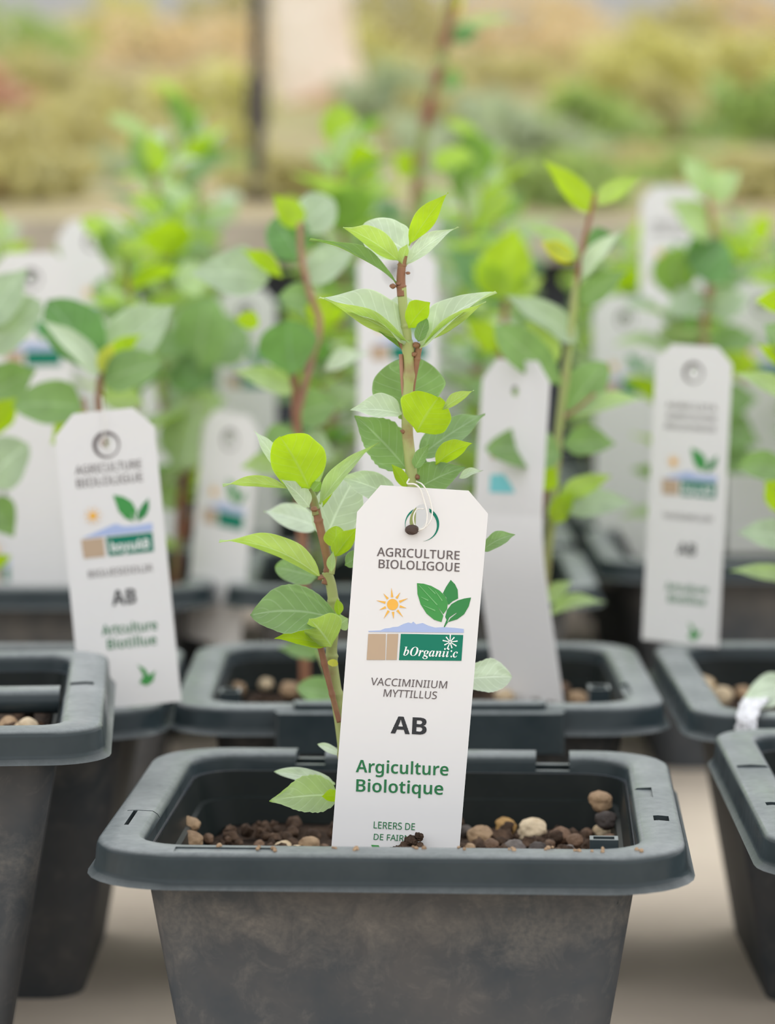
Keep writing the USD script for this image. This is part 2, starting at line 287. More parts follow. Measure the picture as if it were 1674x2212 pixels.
LB = 'dark plastic pot holding the leaning tag behind the two-celled pot'
make_pot(LB, -.1335, .9000, .0705, .0660, 0.0)
make_soil('dark crumbly soil in the front pot', FRONT, 1, 420, .0035)
make_soil('dark soil around the bent blank-looking tag in the pot behind', MID, 2, 260)
make_soil('soil under pale stones in the pot with the white strip', RB, 3, 160)
make_soil('dark soil in the pot cut by the picture edge', RF, 4, 120)
make_soil('soil in the taller two-celled pot', LF, 5, 160)
make_soil('soil in the pot with the leaning tag', LB, 6, 60)
# rows further back: one pot built, the others refer to it
ORD = {3: 'third', 4: 'fourth', 5: 'fifth', 6: 'sixth', 7: 'seventh', 8: 'eighth', 9: 'ninth'}
SIDE = {-2: 'at far left', -1: 'left of centre', 0: 'at centre', 1: 'right of centre'}
row_pot = row_soil = None; SPOTS = []
for r in range(3, 7):
    for k in range(-2, 2):
        x, y = .0095 + .1430 * k, 1.1680 + .1430 * (r - 3) + (.08 if k == 1 else 0)
        if abs(x) - .075 > CX / F * (y + .07): continue
        SPOTS.append((r, k, x, y))
        lp, ls = f'blurred dark plastic pot in the {ORD[r]} row back, {SIDE[k]}', f'soil in the {ORD[r]}-row pot {SIDE[k]}'
        if row_pot is None:
            row_pot = make_pot(lp, x, y, .0690, .0660, group='blurred pots in the rows behind'); row_soil = make_soil(ls, lp, 11, 60); tag(row_soil, group='soil in the pots of the rows behind')
        else:
            dup(row_pot, lp, (x, y, 0), 0, group='blurred pots in the rows behind'); q = dup(row_soil, ls, (x, y, 0), 0, group='soil in the pots of the rows behind'); tag(q, kind='stuff')

rg = np.random.RandomState(3); sp_ = []
for (px, py) in [(905, 1836), (720, 1835), (480, 1830), (1290, 1840), (560, 1836), (600, 1838), (1380, 1840), (1180, 1838), (1000, 1837), (760, 1838), (1240, 1840), (1100, 1838)]:
    for q in range(3):
        D_ = .140 * F / (py + rg.uniform(-4, 4) - HY); m = lump(rg.uniform(.00025, .0006), px + q, 1, .35, 2); m.apply_translation(P(px + rg.uniform(-14, 14), HY + .140 * F / D_, D_) + [0, 0, .0004]); sp_.append(m)
tag(obj('rim_grit', cat_(sp_), 'pebble_tan', smooth=50), 'fine tan grit scattered along the rim of the front pot', 'grit', kind='stuff')
# pebbles
zs = RIM - .0165
FG = 'small pebbles on the soil in the front pot'
NTH = 'first second third fourth fifth sixth seventh eighth ninth tenth eleventh twelfth thirteenth fourteenth'.split()
NAMED = {'tan': 'tan', 'cream': 'cream', 'brown': 'brown', 'grey': 'grey', 'golden': 'golden', 'dark': 'dark'}
def small_pebbles(rows, x0, zs, text, group):
    for n, (px, py, s, c) in enumerate(sorted(rows, key=lambda a: abs(a[0] - x0))): pebble(px, py, s, c, zs, f'small {NAMED[c]} pebble, {NTH[n]} {text}', group)
for a in [(408, 1783, 52, 'tan', 'tan pebble on top of another in the corner of the front pot', None, .735), (411, 1816, 54, 'tan', 'rounded tan pebble lowest in the corner of the front pot', None, .727),
          (350, 1795, 40, 'dark', 'dark grey lump against the inner wall of the front pot', None, .735), (612, 1830, 36, 'cream', 'cream pebble nearest the drooping bottom leaf in the front pot', None, None),
          (668, 1826, 46, 'tan', 'light tan pebble just beside the white tag in the front pot', None, None), (1092, 1786, 46, 'golden', 'golden brown pebble beside the largest cream stone in the front pot', None, None),
          (1150, 1791, 62, 'cream', 'largest cream stone in the front pot', None, None), (1036, 1803, 52, 'tan', 'tan and brown pebble beside the sharp white tag', None, None), (1112, 1832, 46, 'grey', 'speckled grey pebble below the largest cream stone', None, None),
          (1210, 1806, 46, 'brown', 'brown pebble between the cream stone and the pot corner', None, None), (1301, 1795, 38, 'cream', 'small cream stone near the label socket of the front pot', None, None), (1310, 1772, 50, 'dark', 'black soil clump against the inner wall under a tan stone', None, .742)]:
    pebble(a[0], a[1], a[2], a[3], zs, a[4], a[5], a[6])
pebble(1298, 1729, 54, 'tan', zs, 'knobbly tan stone perched high against the inner wall of the front pot', D=.748)
SMALL = [(450, 1812, 26, 'brown'), (560, 1826, 26, 'brown'), (584, 1834, 22, 'tan'), (520, 1838, 20, 'grey'), (640, 1836, 26, 'cream'), (700, 1832, 24, 'brown'), (490, 1806, 20, 'dark'), (1006, 1796, 34, 'dark'), (1062, 1828, 36, 'brown'), (1012, 1834, 30, 'tan'),
                       (1160, 1834, 40, 'dark'), (1185, 1826, 30, 'brown'), (1244, 1818, 40, 'brown'), (1268, 1800, 30, 'brown'), (1282, 1824, 32, 'tan'), (1320, 1818, 40, 'brown'), (1340, 1800, 28, 'dark'), (1228, 1836, 26, 'grey'), (1090, 1842, 24, 'tan'), (1300, 1838, 22, 'cream'), (1346, 1832, 26, 'tan')]
small_pebbles([a for a in SMALL if a[0] < 850], 850, zs, 'out from the sharp tag toward the two-celled pot', FG); small_pebbles([a for a in SMALL if a[0] > 850], 850, zs, 'out from the sharp tag toward the label socket', FG)
zs = RIM - .013
for (px, py, s, c, l) in [(510, 1490, 40, 'tan', 'tan pebble at the front rim of the pot behind, beside the leaf'), (575, 1478, 34, 'cream', 'pale pebble behind the branching stem in the second pot'), (628, 1492, 46, 'tan', 'orange tan pebble beside the low green leaf'), (1090, 1506, 46, 'cream', 'cream pebble in front of the bent white tag'), (1250, 1512, 50, 'tan', 'flat tan pebble at the front of the pot with the bent tag')]:
    pebble(px, py, s, c, zs, l)
small_pebbles([(1215, 1490, 36, 'brown'), (1180, 1500, 30, 'dark'), (1290, 1496, 28, 'brown'), (1060, 1490, 30, 'brown'), (1115, 1485, 26, 'dark'), (1320, 1505, 22, 'tan')], 1000, zs, 'along from the sharp tag in the pot behind', 'small pebbles in the pot behind')
for (px, py, s, c, l) in [(1500, 1488, 82, 'cream', 'biggest yellow-cream stone in the pot with the white strip'), (1556, 1503, 52, 'cream', 'cream stone beside the biggest one in the pot with the white strip'), (1456, 1474, 28, 'tan', 'lone reddish pebble toward the back wall of the pot with the white strip'), (1605, 1498, 40, 'tan', 'tan stone under the pale fallen leaf')]:
    pebble(px, py, s, c, zs, l)
small_pebbles([(1530, 1480, 36, 'golden'), (1640, 1450, 34, 'brown'), (1580, 1470, 30, 'brown'), (1655, 1480, 30, 'tan'), (1620, 1462, 26, 'tan')], 1500, zs, 'out from the biggest cream stone beside the white strip', 'small stones in the pot with the white strip')
zl = RIM + .018 - .0105
for (px, py, s, c, l) in [(18, 1568, 50, 'tan', 'tan pebble at the picture edge in the two-celled pot'), (55, 1572, 52, 'cream', 'pale tan stone in the front cell of the two-celled pot'), (104, 1578, 34, 'tan', 'flat tan pebble at the front rim of the two-celled pot'), (55, 1472, 48, 'brown', 'brown lump in the rear cell of the two-celled pot')]:
    pebble(px, py, s, c, zl, l)
small_pebbles([(85, 1566, 22, 'brown'), (128, 1580, 16, 'tan'), (75, 1582, 20, 'brown'), (35, 1582, 18, 'brown'), (170, 1560, 30, 'dark')], 0, zl, 'in from the picture edge in the two-celled pot', 'small pebbles in the two-celled pot')

# ---------------------------------------------------------------- tags
def font(kind, size):
    from PIL import ImageFont
    g = lambda n: glob.glob('/opt/blender-*/*/datafiles/fonts/' + n)[0]
    f = ImageFont.truetype(g('NotoSansMath*' if kind == 'serif' else 'NotoSansSymbols-*'), size)
    if kind != 'serif': f.set_variation_by_name(kind)
    return f
def text_shape(s, kind='Medium'):
    """Letters as a shapely outline, capital height 1, starting at the origin."""
    from PIL import Image, ImageDraw
    if kind == 'serif': s = ''.join(chr(0x1D468 + ord(c) - 65) if c.isupper() else chr(0x1D482 + ord(c) - 97) if c.islower() else c for c in s)
    f = font(kind, 110); x0, y0, x1, y1 = f.getbbox(s, anchor='ls')
    im = Image.new('L', (x1 - x0 + 8, y1 - y0 + 8)); ImageDraw.Draw(im).text((4 - x0, 4 - y0), s, 255, f, anchor='ls')
    on = np.pad(np.asarray(im) > 127, ((0, 0), (1, 1))).astype(np.int8)
    rows, st = np.nonzero(np.diff(on, axis=1) == 1); en = np.nonzero(np.diff(on, axis=1) == -1)[1]
    sh = union_all(sbox(st, -rows - 1, en, -rows)).buffer(.6).buffer(-.6).simplify(.6)
    k = 1 / 78.5; return affinity.affine_transform(sh, [k, 0, 0, k, -4 * k, (4 - y0) * k])
def fit(sh, x0, x1, ybase, cap, slant=0.0, rot=0.0):
    """Outline of capital height 1 fitted to a width and a capital height."""
    b = sh.bounds; sh = affinity.translate(sh, -b[0], 0); sh = affinity.scale(sh, (x1 - x0) / (b[2] - b[0]), cap, origin=(0, 0))
    if slant: sh = affinity.affine_transform(sh, [1, slant, 0, 1, 0, 0])
    sh = affinity.translate(sh, x0, ybase)
    return affinity.rotate(sh, rot, origin=(x0, ybase)) if rot else sh
def extr(shape, depth):
    gs = [q for q in getattr(shape, 'geoms', [shape]) if q.geom_type == 'Polygon' and q.area > 1e-12]
    return cat_([trimesh.creation.extrude_polygon(q, depth, engine='earcut') for q in gs])
def sheet(poly, thick, step):
    """The card: front, back and edge walls, cut into strips along its length so that it can bend."""
    x0, y0, x1, y1 = poly.bounds; V, Fs, n = [], [], 0
    for k in range(int(math.ceil((y1 - y0) / step))):
        piece = poly.intersection(sbox(x0 - 1, y0 + k * step, x1 + 1, y0 + (k + 1) * step))
        for q in getattr(piece, 'geoms', [piece]):
            if q.geom_type != 'Polygon' or q.area < 1e-12: continue
            v, f = trimesh.creation.triangulate_polygon(q, engine='earcut'); V.append(v); Fs.append(np.asarray(f) + n); n += len(v)
    m = trimesh.Trimesh(np.column_stack([np.vstack(V), np.zeros(n)]), np.vstack(Fs), process=False); m.merge_vertices(digits_vertex=7)
    f = m.faces; v = np.array(m.vertices); a = np.cross(v[f[:, 1]] - v[f[:, 0]], v[f[:, 2]] - v[f[:, 0]])[:, 2]; f = np.where((a < 0)[:, None], f[:, ::-1], f)
    N = len(v); e = np.vstack([f[:, [0, 1]], f[:, [1, 2]], f[:, [2, 0]]]); es = {tuple(x) for x in e}
    bd = [x for x in es if (x[1], x[0]) not in es]
    back = v - [0, 0, thick]; walls = [t for (p, q) in bd for t in ([p, q + N, q], [p, p + N, q + N])]
    walls = [[a, c, b] for a, b, c in walls]
    return trimesh.Trimesh(np.vstack([v, back]), np.vstack([f, f[:, ::-1] + N, np.array(walls)]), process=False)
class TagFrame:
    """Tag space (u across, v up, w out of the face) to the world: a base point, a lean within the face, a yaw, and a bend th(v) in degrees (towards the face)."""
    def __init__(s, base, lean=0.0, yaw=0.0, th=lambda v: 0.0, length=.12):
        s.base = np.asarray(base, float); l, y = math.radians(lean), math.radians(yaw)
        right0 = np.array([math.cos(y), math.sin(y), 0]); s.out = np.array([math.sin(y), -math.cos(y), 0]); up0 = np.array([0, 0, 1.])
        s.up = up0 * math.cos(l) + right0 * math.sin(l); s.right = right0 * math.cos(l) - up0 * math.sin(l)
        s.vs = np.linspace(-.04, length + .02, 140); a = np.radians([th(v) for v in s.vs]); dv = s.vs[1] - s.vs[0]
        C, O = np.cumsum(np.cos(a)) * dv, np.cumsum(np.sin(a)) * dv
        s.c, s.o, s.a = C - np.interp(0, s.vs, C), O - np.interp(0, s.vs, O), a
    def __call__(s, q):
        q = np.asarray(q, float); u, v, w_ = q[:, 0], q[:, 1], q[:, 2]
        c, o, a = (np.interp(v, s.vs, k) for k in (s.c, s.o, s.a))
        return s.base + u[:, None] * s.right + c[:, None] * s.up + o[:, None] * s.out + w_[:, None] * (np.cos(a)[:, None] * s.out - np.sin(a)[:, None] * s.up)
    def mesh(s, m): m = m.copy(); m.vertices = s(m.vertices); return m
def disc(x, y, r, n=40): return Point(x, y).buffer(r, n)
def place_print(t, fr, name, shape, m, layer=0):
    z = .00004 + .00006 * layer; e = extr(shape, .00005); e.apply_translation([0, 0, z]); obj(name, fr.mesh(e), m, t, smooth=False)

# the sharp tag
T1 = thing('plant_tag', 'sharp white tag with a tied string in the front pot, printed with sun and leaves', 'plant tag')
A1 = math.radians(4.2); D1 = .690; K1 = D1 / F
def L1(px, py):
    dx, dy = (px - 852) * K1, (1850 - py) * K1
    return (dx * math.cos(A1) - dy * math.sin(A1), dx * math.sin(A1) + dy * math.cos(A1))
def poly1(pts): return Polygon([L1(*p) for p in pts]).buffer(0)
fr1 = TagFrame(P(852, 1850, D1), 4.2, 0.0, lambda v: -3.0 + 30 * v, .1)
h1 = L1(906, 1118)
hole = affinity.rotate(affinity.scale(Point(*h1).buffer(1, 24), .0019, .0031, origin=h1), -24, origin=h1)
card = poly1([(714, 1852), (771, 1108), (822, 1050), (1013, 1062), (1055, 1112), (991, 1852)]).union(poly1([(714, 1850), (991, 1850), (988, 1905), (710, 1905)])).buffer(.0003, 4).buffer(-.0003).difference(hole)
obj('card', fr1.mesh(sheet(card, .00045, .004)), 'tag_card', T1, smooth=25)
pr = lambda n, s, m, l=0: place_print(T1, fr1, n, s, m, l)
def text1(s, kind, x0, y0, x1, cap_px, m, slant=0.0, rot=1.6, name='lettering', layer=0):
    a, b = L1(x0, y0), L1(x1, y0); pr(name, fit(text_shape(s, kind), a[0], a[0] + (x1 - x0) * K1, a[1], cap_px * K1, slant, rot), m, layer)
c = L1(912, 1134); c2 = L1(910, 1137)
pr('ring_logo', Point(*c).buffer(37 * K1, 48).difference(Point(*c2).buffer(34.2 * K1, 48)).difference(hole.buffer(.0001)), 'ink_teal')
text1('AGRICULTURE', 'Medium', 814, 1203, 993, 18.3, 'ink_grey'); text1('BIOLOLIGOUE', 'Medium', 817.5, 1229, 993, 18.3, 'ink_grey')
c = L1(848, 1308); pr('sun_disc', disc(*c, 12 * K1), 'ink_orange'); rays = []
for k in range(10):
    a = math.radians(18 + 36 * k + 8); d = np.array([math.cos(a), math.sin(a)]); n = np.array([-d[1], d[0]]); c_ = np.array(c); r1 = (31 if k % 2 else 36) * K1
    rays.append(Polygon([c_ + d * 16 * K1 + n * 2.6 * K1, c_ + d * r1, c_ + d * 16 * K1 - n * 2.6 * K1]))
pr('sun_rays', union_all(rays), 'ink_orange')
def smoothpoly(pts): return Polygon(smoothpath([L1(*p) for p in pts], 40))
pr('printed_leaf', poly1([(901, 1262)] + [(915, 1263), (932, 1268), (950, 1278), (962, 1290), (968, 1304), (966, 1318), (958, 1329)] + [(944, 1310), (958, 1332), (954, 1346), (938, 1341), (922, 1328), (909, 1308), (902, 1285)]), 'ink_leaf')
pr('printed_leaf', poly1([(974, 1255), (983, 1264), (989, 1276), (990, 1295), (978, 1301), (969, 1309), (964, 1292), (957, 1284), (964, 1270)]), 'ink_leaf_deep')
pr('printed_leaf', poly1([(1018, 1293), (1013, 1312), (1003, 1329), (988, 1340), (968, 1346), (960, 1358), (959, 1356), (965, 1341), (962, 1335), (966, 1320), (976, 1307), (990, 1299), (1004, 1295)]).difference(poly1([(967, 1345), (971, 1336), (986, 1326), (987, 1327), (973, 1338), (968, 1346)])), 'ink_leaf_deep')
veins = [[(905, 1266), (944, 1309), (945, 1308)], [(925, 1270), (940, 1285), (941, 1284)], [(940, 1278), (955, 1300), (956, 1299)], [(915, 1310), (940, 1322), (940, 1320)], [(910, 1292), (925, 1300), (925, 1298)]]
pr('leaf_vein', union_all([poly1(v).buffer(.5 * K1) for v in veins]), 'ink_vein', 1)
pr('mountain_range', poly1([(796, 1367), (796, 1365), (822, 1364), (831, 1360), (842, 1359), (848, 1357), (860, 1356), (872, 1350), (882, 1347), (889, 1349), (893, 1345), (899, 1351), (913, 1348), (926, 1354), (940, 1358), (960, 1357), (986, 1359), (1002, 1361), (1002, 1369), (900, 1368)]), 'ink_blue')
pr('tan_block', poly1([(795.5, 1371.5), (833.5, 1371.5), (832, 1427.5), (792, 1427.5)]), 'ink_tan'); pr('tan_block', poly1([(836.5, 1371.5), (860.5, 1371.5), (857, 1427.5), (834, 1427.5)]), 'ink_tan')
pr('teal_block', poly1([(866, 1371.5), (1001, 1374), (997, 1429.5), (862, 1428)]), 'ink_teal')
text1('bOrganii:c', 'serif', 871, 1418, 989, 20.0, 'ink_white', 0, 2.0, layer=1)
c = np.array(L1(972.5, 1389)); st = []
for k in range(9):
    a = math.radians(40 * k + 12); d = np.array([math.cos(a), math.sin(a)]); n = np.array([-d[1], d[0]]); q = (14 if k % 2 else 16.5) * K1
    st.append(Polygon([c + n * .8 * K1, c + d * q + n * 1.5 * K1, c + d * q - n * 1.5 * K1, c - n * .8 * K1]))
pr('white_burst', union_all(st).difference(Point(*c).buffer(1.6 * K1)), 'ink_white', 1)
text1('VACCIMINIIUM', 'Regular', 800, 1481.5, 965, 15.8, 'ink_grey', .10, 1.5); text1('MYTTILLUS', 'Regular', 828, 1506.5, 943, 15.8, 'ink_grey', .10, 1.5)
text1('AB', 'Bold', 844, 1585, 921, 36.5, 'ink_black', 0, 1.2)
text1('Argiculture', 'SemiBold', 768.5, 1669, 968.5, 26, 'ink_green', 0, 2.0); text1('Biolotique', 'SemiBold', 769, 1710.5, 957, 26, 'ink_green', 0, 2.0)
text1('LERERS DE', 'Regular', 807, 1789.5, 896, 14.5, 'ink_green', 0, 1.5); text1('DE FAIRN', 'Regular', 807, 1814, 884, 12.8, 'ink_green', .03, 1.5)
pr('printed_leaf', poly1([(802, 1825), (818, 1826), (822, 1836), (815, 1842), (806, 1836)]), 'ink_leaf')
def on1(px, py, w_): u, v = L1(px, py); return [u, v, w_]
st1 = fr1(smoothpath([on1(884, 1040, -.004), on1(880, 1046, .0002), on1(896, 1047, .0010), on1(908, 1058, .0010), on1(917, 1085, .0009), on1(923, 1112, .0011), on1(919, 1138, .0012), on1(906, 1146, .0009), on1(900, 1146, -.0005)], 60))
st2 = fr1(smoothpath([on1(900, 1044, -.003), on1(912, 1047, .0012), on1(922, 1062, .0012), on1(930, 1085, .0010), on1(934, 1108, .0010), on1(929, 1128, .0014), on1(915, 1142, .0010), on1(898, 1140, .0004), on1(893, 1120, .0004), on1(901, 1102, .0004), on1(916, 1100, .0012)], 70))
s_ = obj('tie_string', tube(st1, .00020, 8), 'string_white', T1, smooth=True); obj('tie_string', tube(st2, .00017, 8), 'string_white', T1, smooth=True)
kn = lump(.00125, 77, 3, .15, 1.2, (1.15, .8, 1.0)); kn.apply_translation(fr1([on1(890, 1146, .0006)])[0])
tag(obj('string_end', kn, 'wire_brown', T1, smooth=60), 'dark brown knot on the string')

clod = []
rg = np.random.RandomState(5)
for (px, py, s) in [(905, 1806, 12), (897, 1814, 13), (888, 1818, 14), (905, 1822, 15), (875, 1826, 14), (890, 1834, 18), (908, 1838, 17), (858, 1832, 13), (870, 1840, 16), (842, 1836, 11), (850, 1843, 13), (830, 1841, 10), (915, 1846, 12), (892, 1846, 16), (826, 1846, 9)]:
    for q in range(3):
        m = lump(s * K1 * rg.uniform(.45, .8), int(px + py + q), 2, .35, 1.9); p_ = fr1([on1(px + rg.uniform(-5, 5), py + rg.uniform(-4, 4), .0006 + rg.uniform(0, .0016))])[0]; m.apply_translation(p_); clod.append(m)
for (px, py, s) in [(880, 1860, 22), (845, 1862, 20), (905, 1862, 20), (865, 1880, 24)]:
    m = lump(s * K1 * .8, px, 2, .35, 1.9); m.apply_translation(fr1([on1(px, py, .0012)])[0]); clod.append(m)
tag(obj('soil_clod', cat_(clod), 'crumb', smooth=50), 'dark brown wedge of soil clinging to the foot of the sharp tag', 'soil clod')

def make_tag(label, D, bpx, tpx, tpy, yaw=0.0, th=None, zs=RIM - .014, width=.0293, full=True, words=None, small=False, blank=False, foot=.010, lay=(.61, .715, 1.23, 1.515, 1.84, .93)):
    """A printed tag pushed into soil at (bpx, D); its top shows at (tpx, tpy)."""
    base = np.array([(bpx - CX) * D / F, D, zs]); top = P(tpx, tpy, D); dx, dz = (top - base)[[0, 2]]
    lean = math.degrees(math.atan2(dx / max(.3, math.cos(math.radians(yaw))), dz)); Ln = math.hypot(dx, dz)
    if th is not None: lean = 0.0; Ln = dz * 1.012
    fr = TagFrame(base, lean, yaw, th or (lambda v: -2.0), Ln); t = thing('plant_tag', label, 'plant tag'); W = width; h = W / 2; ch = W * .2
    card = Polygon([(-h, -foot), (h, -foot), (h, Ln - ch * 1.05), (h - ch, Ln), (-h + ch, Ln), (-h, Ln - ch * 1.05)]).difference(Point(0, Ln - W * .32).buffer(W * .055, 12)).buffer(-.0001).buffer(.0001)
    obj('card', fr.mesh(sheet(card, .00045, .004)), 'tag_card', t, smooth=25)
    Y = lambda f: Ln - W * f
    pp = lambda n, s, m, l=0: place_print(t, fr, n, s, m, l)
    if not small and not blank:
        pp('ring_logo', Point(0, Y(.34)).buffer(W * .135, 32).difference(Point(W * .012, Y(.35)).buffer(W * .105, 32)), 'ink_grey')
    if blank:
        for k, (a, b) in enumerate(((-.30, -.02), (.06, .16))): pp('lettering', sbox(a * W, Y(1.02), b * W, Y(.98)), 'ink_tan')
        pp('teal_block', Polygon([(-.28 * W, Y(1.36)), (.10 * W, Y(1.34)), (.04 * W, Y(1.26)), (-.08 * W, Y(1.16)), (-.28 * W, Y(1.18))]), 'ink_cyan'); return t, fr, Ln
    wd = words or (['AGRICULTURE', 'BIOLOLIGUE'], 'BIGUESIDDLIR', ['Artculture', 'Biotillue'])
    n = len(wd[0]); y0 = lay[0]
    if full or small:
        for k, s in enumerate(wd[0]): pp('lettering', fit(text_shape(s, 'Medium'), -.33 * W, .33 * W, Y(y0 + .13 * k), (.085 if n == 2 else .066) * W), 'ink_grey')
    yb = lay[1]
    c = (-.20 * W, Y(yb + .32)); pp('sun_disc', disc(*c, .04 * W, 16), 'ink_orange')
    pp('sun_rays', union_all([Polygon([(c[0] + .055 * W * math.cos(a - .12), c[1] + .055 * W * math.sin(a - .12)), (c[0] + .105 * W * math.cos(a), c[1] + .105 * W * math.sin(a)), (c[0] + .055 * W * math.cos(a + .12), c[1] + .055 * W * math.sin(a + .12))]) for a in np.arange(10) * .628]), 'ink_orange')
    q = lambda pts: Polygon([(x * W, Y(yb + y)) for x, y in pts])
    pp('printed_leaf', q([(.02, .13), (.12, .16), (.20, .22), (.235, .30), (.22, .40), (.18, .33), (.205, .42), (.12, .38), (.06, .30)]), 'ink_leaf')
    pp('printed_leaf', q([(.37, .20), (.365, .30), (.33, .37), (.27, .41), (.235, .42), (.25, .33), (.30, .26)]), 'ink_leaf_deep')
    pp('mountain_range', q([(-.33, .53), (-.20, .49), (-.05, .44), (.02, .42), (.10, .455), (.22, .46), (.38, .45), (.38, .53)]), 'ink_blue')
    pp('tan_block', q([(-.34, .545), (-.115, .545), (-.115, .735), (-.33, .735)]), 'ink_tan')
    pp('teal_block', q([(-.09, .545), (.375, .545), (.37, .735), (-.08, .735)]), 'ink_teal')
    if full:
        pp('lettering', fit(text_shape('boyuAB', 'Bold'), -.05 * W, .33 * W, Y(yb + .70), .10 * W), 'ink_white', 1)
        pp('lettering', fit(text_shape(wd[1], 'Regular'), -.30 * W, .34 * W, Y(yb + lay[5]), .07 * W), 'ink_grey')
        pp('lettering', fit(text_shape('AB', 'Bold'), -.09 * W, .15 * W, Y(yb + lay[2]), .15 * W), 'ink_black')
        for k, s in enumerate(wd[2]): pp('lettering', fit(text_shape(s, 'SemiBold'), (-.22 + .04 * k) * W, (.33 - .02 * k) * W, Y(yb + lay[3] + .145 * k), .10 * W), 'ink_green')
        z = yb + lay[4]
        pp('printed_leaf', Polygon([(.10 * W, Y(z)), (.17 * W, Y(z + .05)), (.20 * W, Y(z + .12)), (.27 * W, Y(z + .08)), (.24 * W, Y(z + .18)), (.17 * W, Y(z + .22)), (.10 * W, Y(z + .18)), (.15 * W, Y(z + .12))]), 'ink_leaf')
    return t, fr, Ln
t2, f2, l2 = make_tag('readable blurred white tag leaning in the pot behind the two-celled pot', .842, 284, 222, 888, 4, zs=RIM + .0004, foot=0.0, words=(['AGRICULTURE', 'BIOLOLIGUE'], 'BIGUESIDDLIR', ['Artculture', 'Biotillue']), width=.0278)
pts = f2([[0, l2 + .004, -.002], [0, l2 + .0004, .0004], [.0002, l2 - .004, .0009], [-.0008, l2 - .0085, .0009], [.0006, l2 - .011, .0006], [.0012, l2 - .0088, -.001]])
obj('tie_string', tube(smoothpath(pts, 30), .00018, 6), 'string_white', t2, smooth=True)
make_tag('bent white tag turned aside behind the sharp tag, beside a tall seedling', .925, 1146, 1118, 778, -50, th=lambda v: 11 - 16 * np.clip((v - .040) / .03, 0, 1), width=.0300, blank=True)
make_tag('upright white tag with readable sun and leaf print behind the white-strip pot', .962, 1468, 1492, 746, -24, zs=RIM + .0005, foot=0.0, words=(['AGRICLDTA', 'AGRICULOGIE', 'BIOLOLIGOUE'], 'VAGGIMILIUM', ['Artculture', 'Biotillue']), width=.0254, lay=(.80, 1.15, 1.47, 1.93, 2.30, 1.03))
for (l, D, b, tx, ty, yw) in [('white tag tilted steeply above the round-leaved seedling', 1.25, 330, 190, 470, 0), ('small bright white tag end at the picture edge above the tilted tag', 1.13, 78, 62, 545, 0), ('tall white tag top behind the upright readable tag', 1.345, 1445, 1462, 402, 10),
                              ('tall white tag standing directly behind the main seedling', 1.118, 860, 858, 530, 0), ('grey-white tag top showing over the shoulder of the main seedling tip', 1.48, 985, 972, 440, 0), ('white tag half hidden behind the yellow-green stems, lower than the rest', 1.13, 462, 492, 890, -42),
                              ('white tag glimpsed between round leaves beside the tall stems', 1.30, 535, 520, 625, -30), ('white tag glimpsed under the round-leaved seedling', 1.30, 100, 118, 710, 20), ('white tag glimpsed behind the tall blurred seedling', 1.30, 1360, 1345, 640, -20),
                              ('white tag in leaves near the top edge pots', 1.30, 1640, 1650, 610, 0), ('white tag low at the picture edge behind the two-celled pot', 1.13, 18, 28, 1010, 20), ('white tag low beside the main stem, behind the lime leaf', 1.30, 745, 772, 900, 0)]:
    make_tag(l, D, b, tx, ty, yw, full=False, small=D > 1.3)

# ---------------------------------------------------------------- leaves and seedlings
def prof(t, shape):
    s = np.sin(np.pi * np.clip(t, 0, 1) ** {'round': .86, 'ovate': .74, 'obovate': 1.22, 'lance': .82, 'strap': .9}[shape]) ** {'round': .58, 'ovate': .8, 'obovate': .74, 'lance': 1.2, 'strap': .75}[shape]
    if shape in ('ovate', 'lance'): u = np.clip((t - .66) / .30, 0, 1); s = s * (1 - .38 * u * u * (3 - 2 * u))
    pet = np.clip((t - .0) / .10, 0, 1); pet = pet * pet * (3 - 2 * pet); return s * (.10 + .90 * pet) + .03 * (1 - t)
def leaf3(base, tip, lat, shape='ovate', arc=.1, fold=.25, nu=16, nv=9, wave=.03, seed=0, tooth=0.0, curl=0.0):
    """One leaf blade: from base to tip, lat = half-width vector; arc lifts its middle, fold lifts its margins, curl turns the tip down."""
    base, tip, lat = map(lambda q: np.asarray(q, float), (base, tip, lat)); ax = tip - base; L = np.linalg.norm(ax); hw = np.linalg.norm(lat)
    n = np.cross(ax, lat); n /= np.linalg.norm(n)
    if n[2] < 0: n = -n; lat = -lat
    t = np.linspace(0, 1, nu + 1); v = np.linspace(-1, 1, nv); T, Vv = np.meshgrid(t, v, indexing='ij')
    p = prof(T, shape)
    p = p * (1 + .16 * (meshkit.noise(np.stack([T * 4.5 + seed * 2.3, np.sign(Vv) * 3.0 + seed, 0 * T], -1), seed + 9) - .5))
    if tooth: p = p * (1 + tooth * ((T * 11) % 1 - .5) * (np.abs(Vv) > .8))
    wv = wave * L * (meshkit.noise(np.stack([T * 3.2 + seed * 1.7, Vv * 1.4, 0 * T + seed], -1), seed) - .5) * np.abs(Vv)
    hgt = arc * L * 4 * T * (1 - T) - curl * L * T ** 3 + fold * hw * p * np.abs(Vv) ** 1.3 + wv
    cw = math.sqrt(max(.2, 1 - .5 * fold * fold))
    V = base + T[..., None] * ax + (Vv * p * cw)[..., None] * lat + hgt[..., None] * n
    i = np.arange(nu)[:, None] * nv + np.arange(nv - 1)[None]; f = np.stack([i, i + nv, i + nv + 1, i + 1], -1).reshape(-1, 4)
    V = V.reshape(-1, 3); uv = np.stack([T, Vv * .5 + .5], -1).reshape(-1, 2)
    fn = np.cross(V[f[:, 1]] - V[f[:, 0]], V[f[:, 3]] - V[f[:, 0]]).sum(0)
    if fn @ n < 0: f = f[:, ::-1]
    return (V, f), uv
LS = 0
